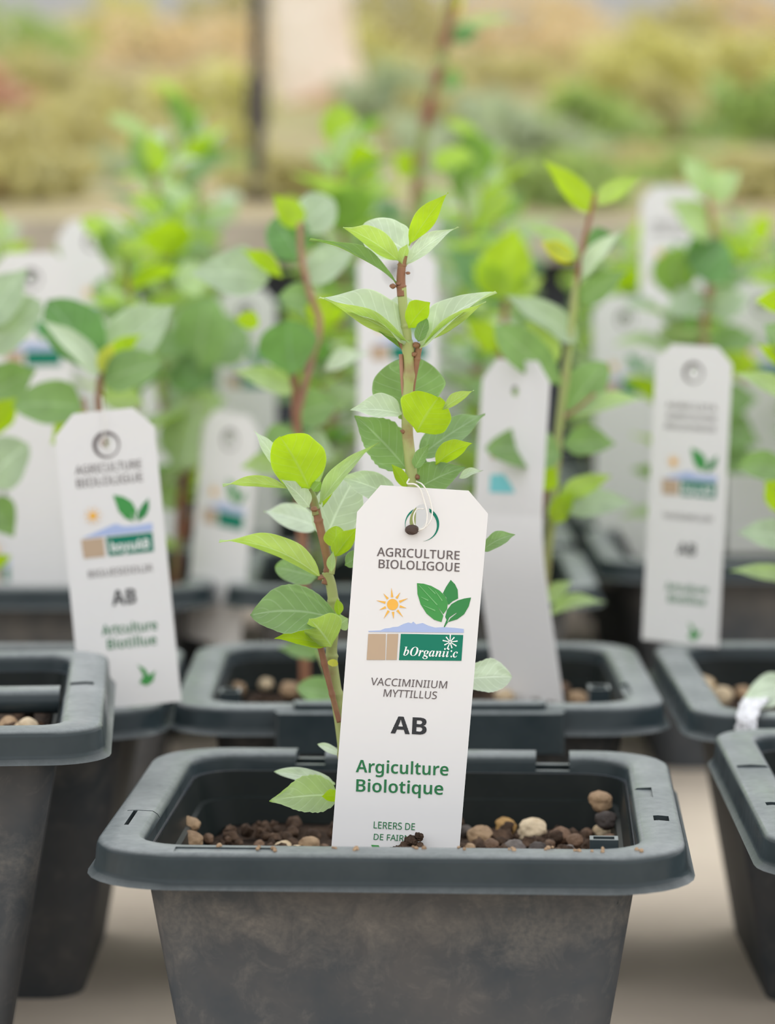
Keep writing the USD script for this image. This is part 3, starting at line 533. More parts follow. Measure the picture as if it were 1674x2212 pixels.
def px_leaf(t, D, spec, hi=True):
    """spec: base px, tip px, width px, depth of the tip (m, behind +), slope g of the blade across (upper side further: +), shape, arc, fold, material, depth of the base."""
    global LS; LS += 1
    bx_, by, tx, ty, w_, dt, g_, shape, arc, fold, m = spec[:11]; db = spec[11] if len(spec) > 11 else 0.0; tooth = spec[12] if len(spec) > 12 else 0.0; curl = spec[13] if len(spec) > 13 else 0.0
    b, e = P(bx_, by, D + db), P(tx, ty, D + db + dt); d = np.array([tx - bx_, ty - by], float); d /= np.linalg.norm(d); q = np.array([-d[1], d[0]])
    if q[1] > 0.02 or (abs(q[1]) <= .02 and q[0] < 0): q = -q                 # across, pointing up in the picture
    k = (D + db) / F * w_ / 2; lat = np.array([q[0] * k, g_ * k, -q[1] * k])
    mm, uv = leaf3(b, e, lat, shape, arc, fold, 26 if hi else 14, 13 if hi else 9, .10 if hi else .05, LS, tooth, curl)
    obj('leaf', mm, LM[m], t, smooth=True, uv=uv)
def stem(t, D, pts, r0, r1, m, name='stem', nodes=(), n=50):
    q = smoothpath([P(p[0], p[1], D + (p[2] if len(p) > 2 else 0)) for p in pts], n); u = np.linspace(0, 1, n); rad = r0 + (r1 - r0) * u
    for c in nodes: rad = rad * (1 + .22 * np.exp(-((u - c) / .018) ** 2))
    obj(name, tube(q, rad, 12), m, t, smooth=True)

MAIN = thing('bilberry_seedling', 'sharp leafy seedling with two stems rising behind the sharp white tag', 'seedling')
D0 = .706
stem(MAIN, D0, [(862, 1865), (868, 1600), (878, 1300), (886, 1100), (889, 1040), (885, 985), (880, 935), (880, 870), (884, 800), (880, 735)], .00150, .00125, 'stem_green', nodes=(.78, .87, .97), n=90)
stem(MAIN, D0, [(880, 745), (876, 700), (870, 655), (868, 620)], .00118, .00105, 'stem_green', 'stem', nodes=(.3,))
stem(MAIN, D0, [(868, 640), (866, 605), (868, 575), (874, 552)], .00112, .0009, 'stem_brown', 'stem', nodes=(.2, .7))
stem(MAIN, D0, [(888, 865), (893, 820), (899, 785), (905, 745)], .0006, .00085, 'stem_brown', 'twig', nodes=(.75,))
stem(MAIN, D0, [(880, 900), (872, 850), (868, 800), (866, 765)], .0005, .0005, 'stem_rosy', 'twig')
stem(MAIN, D0, [(876, 760), (862, 735), (852, 715)], .0006, .0006, 'stem_rosy', 'twig')
stem(MAIN, D0 + .004, [(765, 1865), (752, 1700), (738, 1575), (726, 1500), (717, 1430), (716, 1390)], .00160, .00130, 'stem_green', 'stem', nodes=(.3, .6, .85), n=60)
stem(MAIN, D0 + .004, [(716, 1400), (722, 1330), (716, 1270), (706, 1235)], .00130, .00120, 'stem_green', 'stem', nodes=(.5,))
stem(MAIN, D0 + .004, [(704, 1262), (709, 1225), (700, 1175), (688, 1125), (683, 1100)], .00105, .00095, 'stem_brown', 'stem', nodes=(.2, .75))
stem(MAIN, D0 + .004, [(684, 1112), (677, 1080), (668, 1055)], .00105, .0009, 'stem_mixed', 'stem', nodes=(.2,))
stem(MAIN, D0 + .001, [(733, 1560), (720, 1510), (706, 1455), (694, 1405), (688, 1385)], .0006, .00080, 'stem_brown', 'twig', nodes=(.3, .6))
stem(MAIN, D0 + .001, [(716, 1240), (722, 1205), (727, 1185)], .0007, .0006, 'stem_green', 'twig')
for (px, py, r) in [(846, 618, .0011), (884, 590, .0007), (858, 612, .0010), (902, 745, .0013), (874, 932, .0010), (906, 1030, .0012), (676, 1100, .0012), (690, 1248, .0011), (897, 765, .0010)]:
    m = lump(r * .72, px, 2, .3, 1.8, (1, 1, .75)); m.apply_translation(P(px + (3 if px < 870 else -3), py, D0 - .0006)); obj('node_scar', m, 'stem_brown', MAIN, smooth=60)
for s in [
    # base, tip, width, tip depth, slope, shape, arc, fold, material, base depth, teeth, curl
    (886, 545, 778, 492, 92, .006, .55, 'round', .05, .12, 'P', .004), (884, 532, 968, 416, 46, -.004, -.7, 'lance', .05, .25, 'L'), (864, 566, 741, 490, 46, -.010, -.9, 'ovate', .06, .35, 'F', -.001),
    (878, 572, 990, 490, 34, -.006, 1.1, 'lance', .07, .3, 'P'), (862, 618, 668, 518, 17, -.004, 1.6, 'lance', .10, .5, 'G'), (868, 570, 880, 527, 26, -.001, -.5, 'ovate', .05, .4, 'F', -.001),
    (880, 742, 690, 642, 62, -.004, 1.5, 'ovate', .10, .45, 'P', -.001), (884, 738, 700, 646, 34, -.012, -.8, 'lance', .02, .25, 'F', -.002), (866, 752, 788, 692, 22, -.004, 1.0, 'lance', .08, .4, 'G'),
    (906, 756, 1074, 633, 58, -.004, 1.3, 'ovate', .12, .35, 'P'), (908, 748, 1050, 650, 28, -.010, -.8, 'lance', .03, .3, 'F', -.002), (882, 708, 929, 653, 52, -.006, -.7, 'ovate', .06, .3, 'L', -.002),
    (903, 738, 922, 688, 28, 0, .3, 'round', .05, .2, 'G', -.002), (872, 698, 858, 640, 66, .004, .4, 'round', .05, .1, 'P', .006), (800, 690, 750, 664, 26, 0, .8, 'ovate', .05, .2, 'F', .004),
    (884, 897, 876, 772, 152, .006, .3, 'round', .04, .08, 'G', .006), (900, 934, 948, 858, 118, -.005, -.5, 'round', .05, .2, 'L', -.004), (955, 885, 1024, 843, 26, -.002, -.6, 'lance', .06, .3, 'F', -.006),
    (868, 894, 756, 886, 48, -.003, 1.2, 'ovate', .06, .35, 'P', -.001), (878, 1012, 766, 898, 92, .003, .7, 'ovate', .05, .2, 'G', .004, .10), (902, 990, 1048, 893, 66, .012, .8, 'ovate', .05, .2, 'G', .010), (868, 886, 880, 905, 34, 0, .4, 'ovate', .05, .2, 'F', .001),
    (940, 1004, 1020, 955, 46, -.002, -.6, 'ovate', .08, .35, 'L', -.003, 0, .05), (902, 1056, 1005, 1008, 64, -.003, .6, 'ovate', .07, .25, 'G', -.001, .06), (896, 1012, 928, 960, 28, 0, .5, 'ovate', .06, .3, 'G', -.002), (990, 1034, 1044, 1016, 16, 0, 1.0, 'lance', .1, .3, 'P', .001),
    (878, 1052, 846, 1004, 26, -.002, -.4, 'ovate', .05, .3, 'L', -.001), (906, 1030, 918, 986, 30, .002, .4, 'ovate', .05, .2, 'G', .003), (1040, 1190, 1113, 1155, 30, .003, .9, 'ovate', .12, .25, 'G', .004), (985, 1470, 1106, 1462, 66, .004, .8, 'obovate', .05, .15, 'P', .012, .05),
    # second stem
    (668, 1056, 604, 942, 122, -.006, -.45, 'round', .05, .18, 'L', -.003), (604, 1010, 548, 930, 30, 0, .8, 'ovate', .06, .3, 'P', .002), (690, 1050, 590, 955, 96, .004, .4, 'round', .05, .15, 'F', .004),
    (632, 1060, 481, 1049, 26, -.004, -.8, 'lance', .10, .35, 'F', -.001), (668, 1096, 606, 1036, 34, -.002, 1.0, 'ovate', .08, .35, 'P', -.001), (692, 1090, 820, 956, 30, -.004, .9, 'lance', .10, .5, 'F', -.001), (696, 1094, 745, 1000, 24, -.002, -.6, 'lance', .05, .3, 'L', 0), (676, 1062, 694, 1040, 26, -.001, -.5, 'ovate', .05, .3, 'G', -.002),
    (856, 1078, 738, 1032, 58, .003, .9, 'ovate', .07, .2, 'P', .006), (700, 1172, 768, 1030, 104, .008, .6, 'round', .05, .12, 'P', .010), (690, 1140, 570, 1104, 52, .006, .9, 'ovate', .05, .2, 'P', .050), (684, 1248, 594, 1226, 54, .004, .7, 'round', .05, .15, 'G', .040),
    (698, 1252, 474, 1167, 50, -.004, -.8, 'ovate', .13, .4, 'F', -.001), (728, 1184, 726, 1136, 50, .001, -.3, 'round', .05, .15, 'L', .001), (722, 1204, 775, 1138, 40, -.001, -.5, 'ovate', .05, .3, 'L', -.001), (716, 1236, 720, 1190, 20, 0, .4, 'lance', .05, .4, 'F', -.002), (745, 1220, 790, 1196, 34, .003, .6, 'ovate', .05, .2, 'G', .006),
    (735, 1340, 541, 1325, 96, -.002, .9, 'obovate', .12, .18, 'G', -.001, .04, .04), (716, 1396, 668, 1336, 92, -.006, -.5, 'ovate', .04, .35, 'F', -.004), (730, 1352, 752, 1336, 40, 0, .5, 'ovate', .06, .3, 'F', -.001), (704, 1396, 592, 1380, 34, -.004, -.5, 'ovate', .12, .35, 'L', -.003, .06), (640, 1352, 608, 1346, 12, 0, .5, 'ovate', .05, .2, 'Y', -.002), (732, 1330, 728, 1290, 20, .001, .3, 'lance', .05, .3, 'L', -.001), (718, 1440, 722, 1424, 22, 0, -.3, 'round', .05, .2, 'Y', -.003),
    # low shoots
    (732, 1716, 582, 1730, 72, -.004, .6, 'ovate', .07, .22, 'F', 0, .09), (738, 1722, 694, 1720, 28, -.004, -.4, 'ovate', .05, .3, 'L', -.003), (724, 1694, 592, 1668, 28, .004, .9, 'strap', .05, .15, 'P', .012), (738, 1630, 686, 1608, 15, .004, .8, 'strap', .04, .15, 'P', .014)]:
    px_leaf(MAIN, D0, s)

def plant(label, D, stems, leaves, leaf_hi=False):
    t = thing('bilberry_seedling', label, 'seedling')
    for n, s in enumerate(stems):
        if n == 0: o = (list(s[0][0]) + [0])[2]; s = ([(s[0][0][0], HY + .157 * F / (D + o), o)] + s[0][1:],) + s[1:]
        stem(t, D, *s)
    for s in leaves: px_leaf(t, D, s[:10] + ('S' if s[10] == 'P' and s[4] > 52 else s[10],) + s[11:], leaf_hi)
    return t
plant('tall blurred seedling with a brown and green stem beside the bent white tag', .935,
    [([(1190, 1480, .010), (1180, 1390, .010), (1176, 1270, .006), (1192, 1120), (1206, 940), (1226, 770), (1246, 600)], .0017, .0010, 'stem_green', 'stem', (.3, .5, .62, .78, .95), 80), ([(1244, 620), (1262, 520), (1286, 420)], .001, .0007, 'stem_brown'),
     ([(1172, 1300), (1162, 1180), (1180, 1040)], .0008, .0010, 'stem_rosy', 'twig'), ([(1212, 905), (1250, 880), (1285, 850)], .0006, .0005, 'stem_rosy', 'twig')],
    [(1214, 832, 1066, 702, 84, -.008, .3, 'obovate', .05, .15, 'G', -.010), (1212, 985, 1046, 970, 88, -.006, .7, 'round', .08, .2, 'G', -.012), (1246, 742, 1088, 638, 62, -.004, 1.0, 'ovate', .06, .25, 'P'), (1200, 790, 1135, 690, 60, -.004, -.5, 'ovate', .05, .2, 'F', -.004),
     (1246, 562, 1140, 488, 44, -.006, 1.0, 'ovate', .06, .3, 'F'), (1240, 566, 1168, 522, 40, -.008, -.6, 'ovate', .03, .2, 'Y', -.002), (1250, 602, 1352, 494, 40, -.005, .9, 'lance', .06, .4, 'P'), (1284, 460, 1172, 346, 52, .004, -.5, 'ovate', .05, .2, 'L'), (1288, 440, 1385, 384, 44, 0, -.6, 'ovate', .06, .25, 'F'),
     (1252, 655, 1354, 586, 54, -.004, .7, 'ovate', .06, .2, 'G'), (1226, 892, 1312, 784, 84, .004, .6, 'round', .06, .15, 'G', .004), (1230, 905, 1405, 862, 36, 0, 1.2, 'lance', .10, .4, 'F'), (1206, 1052, 1092, 1005, 74, -.005, -.6, 'ovate', .04, .3, 'L', -.008), (1205, 1086, 1322, 1026, 50, -.004, -.5, 'ovate', .06, .25, 'F'),
     (1210, 1100, 1372, 1086, 56, .004, .9, 'ovate', .05, .2, 'P'), (1196, 1130, 1240, 1060, 50, 0, -.4, 'ovate', .05, .2, 'L', -.004), (1185, 1330, 1312, 1302, 30, -.004, 1.0, 'lance', .20, .3, 'F', .005), (1180, 1300, 1235, 1255, 34, 0, .6, 'ovate', .08, .2, 'F', .004), (1215, 960, 1330, 960, 60, .006, .8, 'ovate', .06, .2, 'G', .006), (1262, 530, 1330, 520, 60, .01, .5, 'ovate', .05, .2, 'D', .01)])
plant('blurred seedling with four broad round leaves right above the leaning tag', .94,
    [([(232, 1475), (228, 1200), (222, 1000), (214, 880), (218, 800)], .0017, .0011, 'stem_brown', 'stem', (.5, .8), 60), ([(200, 1100), (185, 900), (180, 860)], .0007, .0007, 'stem_rosy', 'twig')],
    [(224, 806, 102, 648, 120, .004, .45, 'obovate', .05, .15, 'D'), (232, 786, 378, 660, 112, .004, .7, 'ovate', .06, .2, 'P', .006), (214, 814, 86, 690, 46, -.006, 1.1, 'ovate', .06, .35, 'P', -.004), (224, 826, 352, 782, 84, -.006, .7, 'round', .07, .2, 'G', -.004), (220, 806, 246, 738, 34, -.002, -.6, 'ovate', .05, .3, 'Y', -.004), (222, 790, 310, 720, 40, -.002, -.5, 'lance', .06, .3, 'L', -.002),
     (176, 880, 28, 876, 92, -.006, .7, 'round', .07, .2, 'G', -.004), (200, 900, 110, 960, 70, -.004, -.5, 'ovate', .07, .2, 'L', -.002), (225, 860, 310, 870, 50, .006, .6, 'ovate', .05, .2, 'F', .006)])
plant('blurred seedling with very large pale round leaves and a rusty stem beside the leaning tag', 1.15,
    [([(372, 1420), (378, 1250), (392, 1080), (398, 940), (420, 800), (440, 700)], .0019, .0011, 'stem_mixed', 'stem', (.4, .7), 60), ([(380, 1200), (440, 1060), (465, 1000)], .0012, .0008, 'stem_brown', 'twig')],
    [(396, 1012, 428, 858, 158, -.004, .55, 'round', .05, .12, 'P', -.010), (428, 800, 452, 636, 128, .004, .4, 'round', .05, .12, 'G', -.004), (440, 790, 360, 690, 100, .010, .7, 'ovate', .05, .15, 'P', .006), (420, 850, 400, 770, 90, -.002, .3, 'round', .05, .1, 'D', -.004), (440, 760, 540, 720, 110, .012, .5, 'round', .05, .1, 'G', .010), (410, 1060, 480, 1000, 44, -.003, -.5, 'lance', .06, .3, 'L', -.003), (384, 1100, 330, 1040, 50, 0, .6, 'ovate', .06, .2, 'F'), (430, 640, 395, 560, 80, .01, .6, 'ovate', .05, .2, 'F', .004), (400, 900, 490, 860, 70, .004, .6, 'ovate', .05, .2, 'F', .004)])
plant('blurred seedling with orange-pink stem and stacked leaves between the two tag groups', .945,
    [([(660, 1420), (652, 1150), (642, 930), (634, 800)], .0018, .0012, 'stem_brown', 'stem', (.4, .75), 60), ([(658, 1380), (676, 1400, -.01), (690, 1412, -.02), (724, 1505, -.088)], .0008, .0006, 'stem_green', 'twig'), ([(640, 900), (672, 780), (690, 700), (672, 640), (652, 560), (648, 480)], .0012, .0009, 'stem_rosy', 'stem', (.3, .6), 60)],
    [(632, 812, 622, 690, 130, -.004, .4, 'obovate', .05, .15, 'D', -.008), (582, 602, 408, 592, 96, -.004, .8, 'ovate', .07, .18, 'P', -.004), (648, 560, 592, 470, 100, .006, .4, 'round', .05, .12, 'D', .006), (610, 600, 520, 540, 40, -.004, -.6, 'lance', .09, .3, 'L', -.006), (632, 850, 500, 802, 50, -.003, .9, 'ovate', .10, .3, 'F', -.002), (700, 800, 800, 762, 36, -.002, 1.0, 'lance', .08, .3, 'P', -.002), (660, 610, 770, 540, 74, .004, .8, 'ovate', .07, .2, 'P'),
     (670, 650, 600, 640, 60, 0, .8, 'ovate', .06, .2, 'G'), (640, 900, 730, 870, 80, .006, .6, 'ovate', .06, .2, 'G', .006), (640, 940, 560, 980, 70, -.002, .6, 'ovate', .07, .2, 'G', -.002), (640, 960, 720, 990, 70, .004, .8, 'ovate', .06, .2, 'P', .004), (670, 690, 720, 640, 60, .004, -.5, 'ovate', .05, .2, 'L', .002), (560, 700, 505, 690, 40, 0, -.5, 'ovate', .06, .3, 'L', -.004), (648, 500, 720, 430, 90, .01, .6, 'round', .05, .15, 'P', .01), (648, 490, 590, 420, 60, .004, -.4, 'ovate', .05, .2, 'L', .004),
     (636, 1000, 520, 1010, 50, 0, .7, 'ovate', .07, .2, 'F'), (690, 1412, 600, 1400, 36, -.01, .7, 'ovate', .06, .2, 'G', -.02), (722, 1500, 640, 1486, 54, -.005, .6, 'round', .06, .2, 'G', -.088)])
plant('seedling with a bright lime backlit leaf behind the main seedling', 1.15,
    [([(1090, 1310), (1094, 1000), (1086, 780), (1092, 640)], .0019, .0012, 'stem_brown', 'stem', (.5, .8), 50)],
    [(1092, 648, 1112, 486, 118, -.004, -.3, 'ovate', .05, .15, 'L', -.004), (1088, 640, 1024, 566, 70, -.004, -.4, 'ovate', .05, .2, 'L', -.002), (1096, 640, 1176, 600, 56, -.002, -.5, 'ovate', .06, .25, 'F'), (1090, 660, 960, 540, 80, .006, .7, 'ovate', .06, .2, 'D', .006), (1088, 760, 1000, 690, 60, 0, -.4, 'ovate', .06, .2, 'L'), (1090, 780, 1180, 720, 70, .005, .6, 'ovate', .06, .2, 'G', .005), (1090, 870, 1010, 830, 70, 0, .6, 'round', .06, .2, 'G'), (1092, 900, 1170, 860, 60, .004, .7, 'ovate', .06, .2, 'F'), (1090, 560, 1060, 500, 50, .004, .5, 'ovate', .06, .2, 'G', .006), (1092, 980, 1010, 960, 60, 0, .7, 'ovate', .06, .2, 'G')])
plant('blurred seedling with one dark round leaf above the upright readable tag', 1.20,
    [([(1545, 1330), (1530, 1000), (1520, 700), (1545, 560), (1530, 420)], .0019, .0011, 'stem_rosy', 'stem', (.4, .6, .8), 60)],
    [(1500, 596, 1572, 528, 112, .002, .4, 'round', .05, .1, 'D', -.004), (1540, 520, 1440, 430, 70, 0, .8, 'ovate', .1, .2, 'F'), (1530, 640, 1430, 690, 60, -.004, .8, 'ovate', .1, .2, 'P'), (1530, 680, 1620, 640, 70, 0, .8, 'ovate', .1, .2, 'P'), (1525, 740, 1440, 700, 70, .004, .8, 'ovate', .1, .2, 'G', .006), (1530, 760, 1640, 730, 70, .004, .8, 'ovate', .1, .2, 'G', .006), (1535, 800, 1650, 790, 60, -.002, -.5, 'ovate', .1, .2, 'L'), (1532, 440, 1600, 370, 60, .004, .7, 'ovate', .1, .2, 'F'), (1528, 430, 1470, 340, 60, .004, .7, 'ovate', .1, .2, 'F'), (1530, 880, 1640, 860, 70, .002, .7, 'ovate', .1, .2, 'G'), (1532, 920, 1640, 960, 80, .002, .7, 'ovate', .1, .2, 'G'), (1535, 1000, 1660, 1010, 60, .002, .9, 'ovate', .1, .2, 'G')])
plant('pale green seedling cut by the picture edge above the white-strip pot', .90,
    [([(1712, 1440), (1716, 1200), (1720, 900), (1716, 760)], .0018, .0012, 'stem_brown', 'stem', (.5, .8), 50)],
    [(1718, 872, 1586, 804, 44, -.004, 1.0, 'lance', .06, .35, 'F'), (1716, 1168, 1590, 1152, 60, -.004, .9, 'ovate', .08, .2, 'P'), (1712, 1250, 1574, 1234, 32, -.004, .8, 'ovate', .08, .25, 'F'), (1716, 1100, 1652, 1040, 80, -.002, -.5, 'ovate', .06, .2, 'L'), (1718, 800, 1632, 742, 40, 0, -.6, 'lance', .06, .3, 'L'), (1716, 1020, 1590, 1010, 60, .02, .8, 'ovate', .1, .2, 'G', .01), (1716, 660, 1630, 650, 50, 0, -.5, 'ovate', .1, .2, 'L'), (1716, 770, 1650, 700, 60, .01, .5, 'ovate', .1, .2, 'G')])
plant('pale round-leaved seedling cut by the picture edge beside the leaning tag', .94,
    [([(-40, 1450), (-36, 1200), (-30, 1000), (-30, 700)], .0018, .0012, 'stem_brown', 'stem', (.5, .8), 50)],
    [(-30, 1040, 62, 960, 110, -.004, .6, 'round', .06, .15, 'P', -.006), (-30, 940, 40, 860, 60, -.004, -.5, 'ovate', .06, .2, 'L', -.004), (-30, 760, 90, 650, 110, .004, .8, 'round', .06, .15, 'P', .004), (-30, 700, 60, 580, 100, .004, .7, 'ovate', .06, .15, 'P', .006), (-30, 860, 80, 800, 90, .004, .7, 'ovate', .06, .15, 'G', .006), (-30, 1080, 30, 1160, 70, -.002, .6, 'ovate', .06, .2, 'G'), (-30, 1230, 26, 1200, 30, -.002, -.5, 'ovate', .06, .2, 'L')])
fl, uvf = leaf3(P(1600, 1520, .845), P(1720, 1490, .86), np.array([.001, .006, .004]), 'ovate', .08, .2, 16, 9, .04, 5)
tag(obj('fallen_leaf', fl, 'leaf_pale', smooth=True, uv=uvf), 'pale green fallen leaf lying on stones in the white-strip pot', 'leaf')

# generic seedlings of the rows behind, built three times and repeated
def random_seedling(seed, label, loc, rz, sc, group):
    rg = np.random.RandomState(seed); t = thing('young_bilberry', label, 'seedling', loc, rz, sc, group)
    H = .16; lean = rg.uniform(-.012, .012, 2); pts = np.array([[0, 0, -.004], [lean[0] * .4, lean[1] * .4, H * .35], [lean[0] * .7 + .003, lean[1], H * .7], [lean[0], lean[1] * 1.2, H]])
    sp = smoothpath(pts, 40); obj('stem', tube(sp, np.linspace(.0019, .0010, 40), 8), 'stem_mixed' if seed % 2 else 'stem_brown', t, smooth=True)
    n = 24; ang = rg.uniform(0, 6.28)
    for k in range(n):
        f = .16 + .84 * k / (n - 1); b = sp[min(39, int(f * 39))]; ang += 2.4 + rg.uniform(-.4, .4); L = rg.uniform(.023, .034) * (1.0 - .35 * (f > .9)); pitch = math.radians(rg.uniform(0, 40) + 30 * (f > .88))
        h = np.array([math.cos(ang), math.sin(ang), 0]); ax = h * math.cos(pitch) + np.array([0, 0, math.sin(pitch)]); side = np.cross(ax, [0, 0, 1]); side /= np.linalg.norm(side)
        tw = rg.uniform(-.5, .5); nn = np.cross(side, ax); lat = (side * math.cos(tw) + nn * math.sin(tw)) * L * rg.uniform(.30, .42)
        mm, uv = leaf3(b, b + ax * L, lat, rg.choice(['round', 'ovate', 'obovate']), rg.uniform(.02, .12), rg.uniform(.1, .35), 10, 7, .04, seed * 30 + k)
        m = rg.choice(['F', 'F', 'L', 'S', 'P', 'S', 'G', 'G', 'D'] if f < .85 else ['L', 'F', 'F', 'G', 'P']); obj('leaf', mm, LM[m], t, smooth=True, uv=uv)
    return t
protos = []; rg = random.Random(11); GS = 'blurred young seedlings in the rows behind'
own = {(3, -1), (3, 0), (4, 0), (3, 1)}
for (r, k, x, y) in SPOTS:
    n = 2 if (r, k) == (3, 0) else 3 if (r, k) in own else 4
    for q in range(n):
        px_, py_ = x + rg.uniform(-.035, .035), y + rg.uniform(-.03, .03); sc = rg.uniform(.80, 1.12) * {3: .86, 4: .98, 5: 1.02, 6: .96}[r]; rz = rg.uniform(0, 360)
        if r >= 4: sc *= {-2: .78, -1: 1.2 if q in (1, 2) else .85, 0: 1.05, 1: .85}[k]
        lab = f'blurred leafy seedling in the {ORD[r]}-row pot {SIDE[k]}' + (', at its near corner', ', at its far corner', ', nearest its rim', ', behind its neighbours')[q]
        px_ = x + (-.036, .036, .034, -.034)[q] + rg.uniform(-.006, .006); py_ = y + (-.030, .032, -.034, .034)[q] + rg.uniform(-.006, .006)
        if len(protos) < 5: protos.append(random_seedling(20 + len(protos), lab, (px_, py_, RIM - .014), rz, sc, GS))
        else: dup(rg.choice(protos), lab, (px_, py_, RIM - .014), rz, sc, GS)
plant('lanky tall seedling stem reaching past the top of the picture', 1.40,
    [([(880, 1160), (886, 700), (902, 400), (925, 240), (958, 110), (976, 10), (980, -60)], .0030, .0022, 'stem_mixed', 'stem', (.5, .6, .7, .8, .9), 90)],
    [(972, 84, 1040, 66, 40, 0, .4, 'ovate', .08, .2, 'D'), (970, 40, 1000, -30, 40, 0, -.4, 'ovate', .08, .2, 'Y'), (950, 170, 1000, 180, 50, .01, .5, 'ovate', .08, .2, 'G', .01), (972, 60, 1120, 40, 22, .02, .6, 'lance', .06, .2, 'F', .02), (900, 380, 850, 330, 60, 0, -.5, 'ovate', .06, .2, 'L'), (895, 460, 990, 420, 60, 0, .7, 'ovate', .06, .2, 'F'), (890, 520, 820, 480, 60, 0, .7, 'ovate', .06, .2, 'G')])

# strip of flaking white over the rim of the pot behind on the right
v = []
sp = smoothpath([P(1632, 1508, .850), P(1628, 1516, .838), P(1618, 1530, .828), P(1612, 1560, .8245), P(1610, 1594, .824)], 26)
gu = np.linspace(-1, 1, 9)
for k, p_ in enumerate(sp):
    wdt = .0036 * (1 - .25 * k / 25)
    v += [p_ + np.array([g_ * wdt + .0009 * (meshkit.noise(np.array([k * .5, g_ * 3, 1.])) - .5), -.0007 - .0022 * (meshkit.noise(np.array([k * .9, g_ * 4, 7.])) - .3), .0006 * math.sin(k * 2.1 + g_ * 5)]) for g_ in gu]
v = np.array(v); i = np.arange(25)[:, None] * 9 + np.arange(8)[None]; f = np.stack([i, i + 1, i + 10, i + 9], -1).reshape(-1, 4); ft = np.vstack([f[:, [0, 1, 2]], f[:, [0, 2, 3]]])
N = len(v); e = np.vstack([ft[:, [0, 1]], ft[:, [1, 2]], ft[:, [2, 0]]]); es = {tuple(q) for q in e}; wl = [t for (a, b) in es if (b, a) not in es for t in ([a, b + N, b], [a, a + N, b + N])]
m = trimesh.Trimesh(np.vstack([v, v + [0, .0007, 0]]), np.vstack([ft, ft[:, ::-1] + N, np.array(wl)]), process=False); m.fix_normals()
tag(obj('white_strip', m, 'perlite', smooth=40), 'crumpled flaking white strip hanging over a pot rim', 'strip')

# ---------------------------------------------------------------- beyond the pots
st_ = thing('garden_stake', 'thin dark upright stake behind the seedlings, beside the pale trunk', 'stake', (P(556, 0, 2.12)[0], 2.12, 0))
obj('shaft', trimesh.creation.cylinder(.0048, .50, sections=16, transform=trimesh.transformations.translation_matrix([0, 0, .25])), 'dark_metal', st_)
obj('collar', trimesh.creation.cylinder(.0075, .035, sections=16, transform=trimesh.transformations.translation_matrix([0, 0, .25 - (300 - 440) * 2.12 / F])), 'dark_metal', st_)
tr = thing('tree_trunk', 'pale sunlit tree trunk on the bank beside the dark stake', 'tree')
tp = smoothpath([P(705, 262, 4.0), P(690, 180, 4.0), P(675, 80, 4.0), P(668, -60, 4.0), P(664, -500, 4.0)], 40); tr_r = np.interp(np.linspace(0, 1, 40), [0, .1, .3, 1], [.082, .062, .056, .05])
tp[:, 2] -= np.interp(np.arange(40), [0, 6], [.03, 0]); obj('trunk', tube(tp, tr_r, 20), 'pale_bark', tr, smooth=True)
for (px, py, r, s) in [(745, 235, .05, 3), (660, 250, .035, 4), (780, 250, .035, 5)]:
    m = lump(r, s, 3, .2, 1.2, (1.3, .8, .7)); m.apply_translation(P(px, py, 3.95)); obj('root', m, 'root_bark', tr, smooth=60)
def shrub(label, px, py, D, w_, h_, m, n=420, ls=.035, seed=0, cat='shrub'):
    """A bush with its middle at (px, py): separate small leaves over a few stems."""
    rg = np.random.RandomState(seed + 100); c = P(px, py, D); c[2] = max(c[2], bank_at(c[0], D) + h_ * .3); t = thing('shrub' if cat == 'shrub' else 'grass_clump', label, cat)
    V, fs = [], []
    for k in range(n):
        d = rg.normal(size=3); d /= np.linalg.norm(d); r = rg.uniform(.45, 1) ** .6; p_ = c + d * r * np.array([w_ / 2, w_ / 2.4, h_ / 2]) * (1 + .25 * math.sin(5 * d[0] + 7 * d[2] + seed))
        a = rg.normal(size=3); a /= np.linalg.norm(a); b = np.cross(a, rg.normal(size=3)); b /= np.linalg.norm(b); L = ls * rg.uniform(.6, 1.3)
        q = np.cross(a, b) * L * .12; i0 = len(V) * 1
        V += [p_ - a * L / 2, p_ + b * L * .28 + q, p_ + a * L / 2, p_ - b * L * .28 + q]; fs += [[i0, i0 + 1, i0 + 2], [i0, i0 + 2, i0 + 3]]
    tag(obj('foliage', trimesh.Trimesh(V, fs, process=False), m, t, smooth=False), kind='stuff')
    bz = bank_at(c[0], D); st = []
    for k in range(4):
        e = c + rg.normal(size=3) * np.array([w_, w_, h_]) * .15; st.append(tube(smoothpath([[c[0] + rg.uniform(-.02, .02), D, bz - .02], (c + [0, 0, 0] + np.array([c[0], D, bz])) / 2, e], 10), .004, 6))
    obj('stem', cat_(st), 'stem_brown', t, smooth=True)
k = 0; SHRUBS = [(P(690, 0, 4.0)[0], 4.0, .5, .22, .9)]
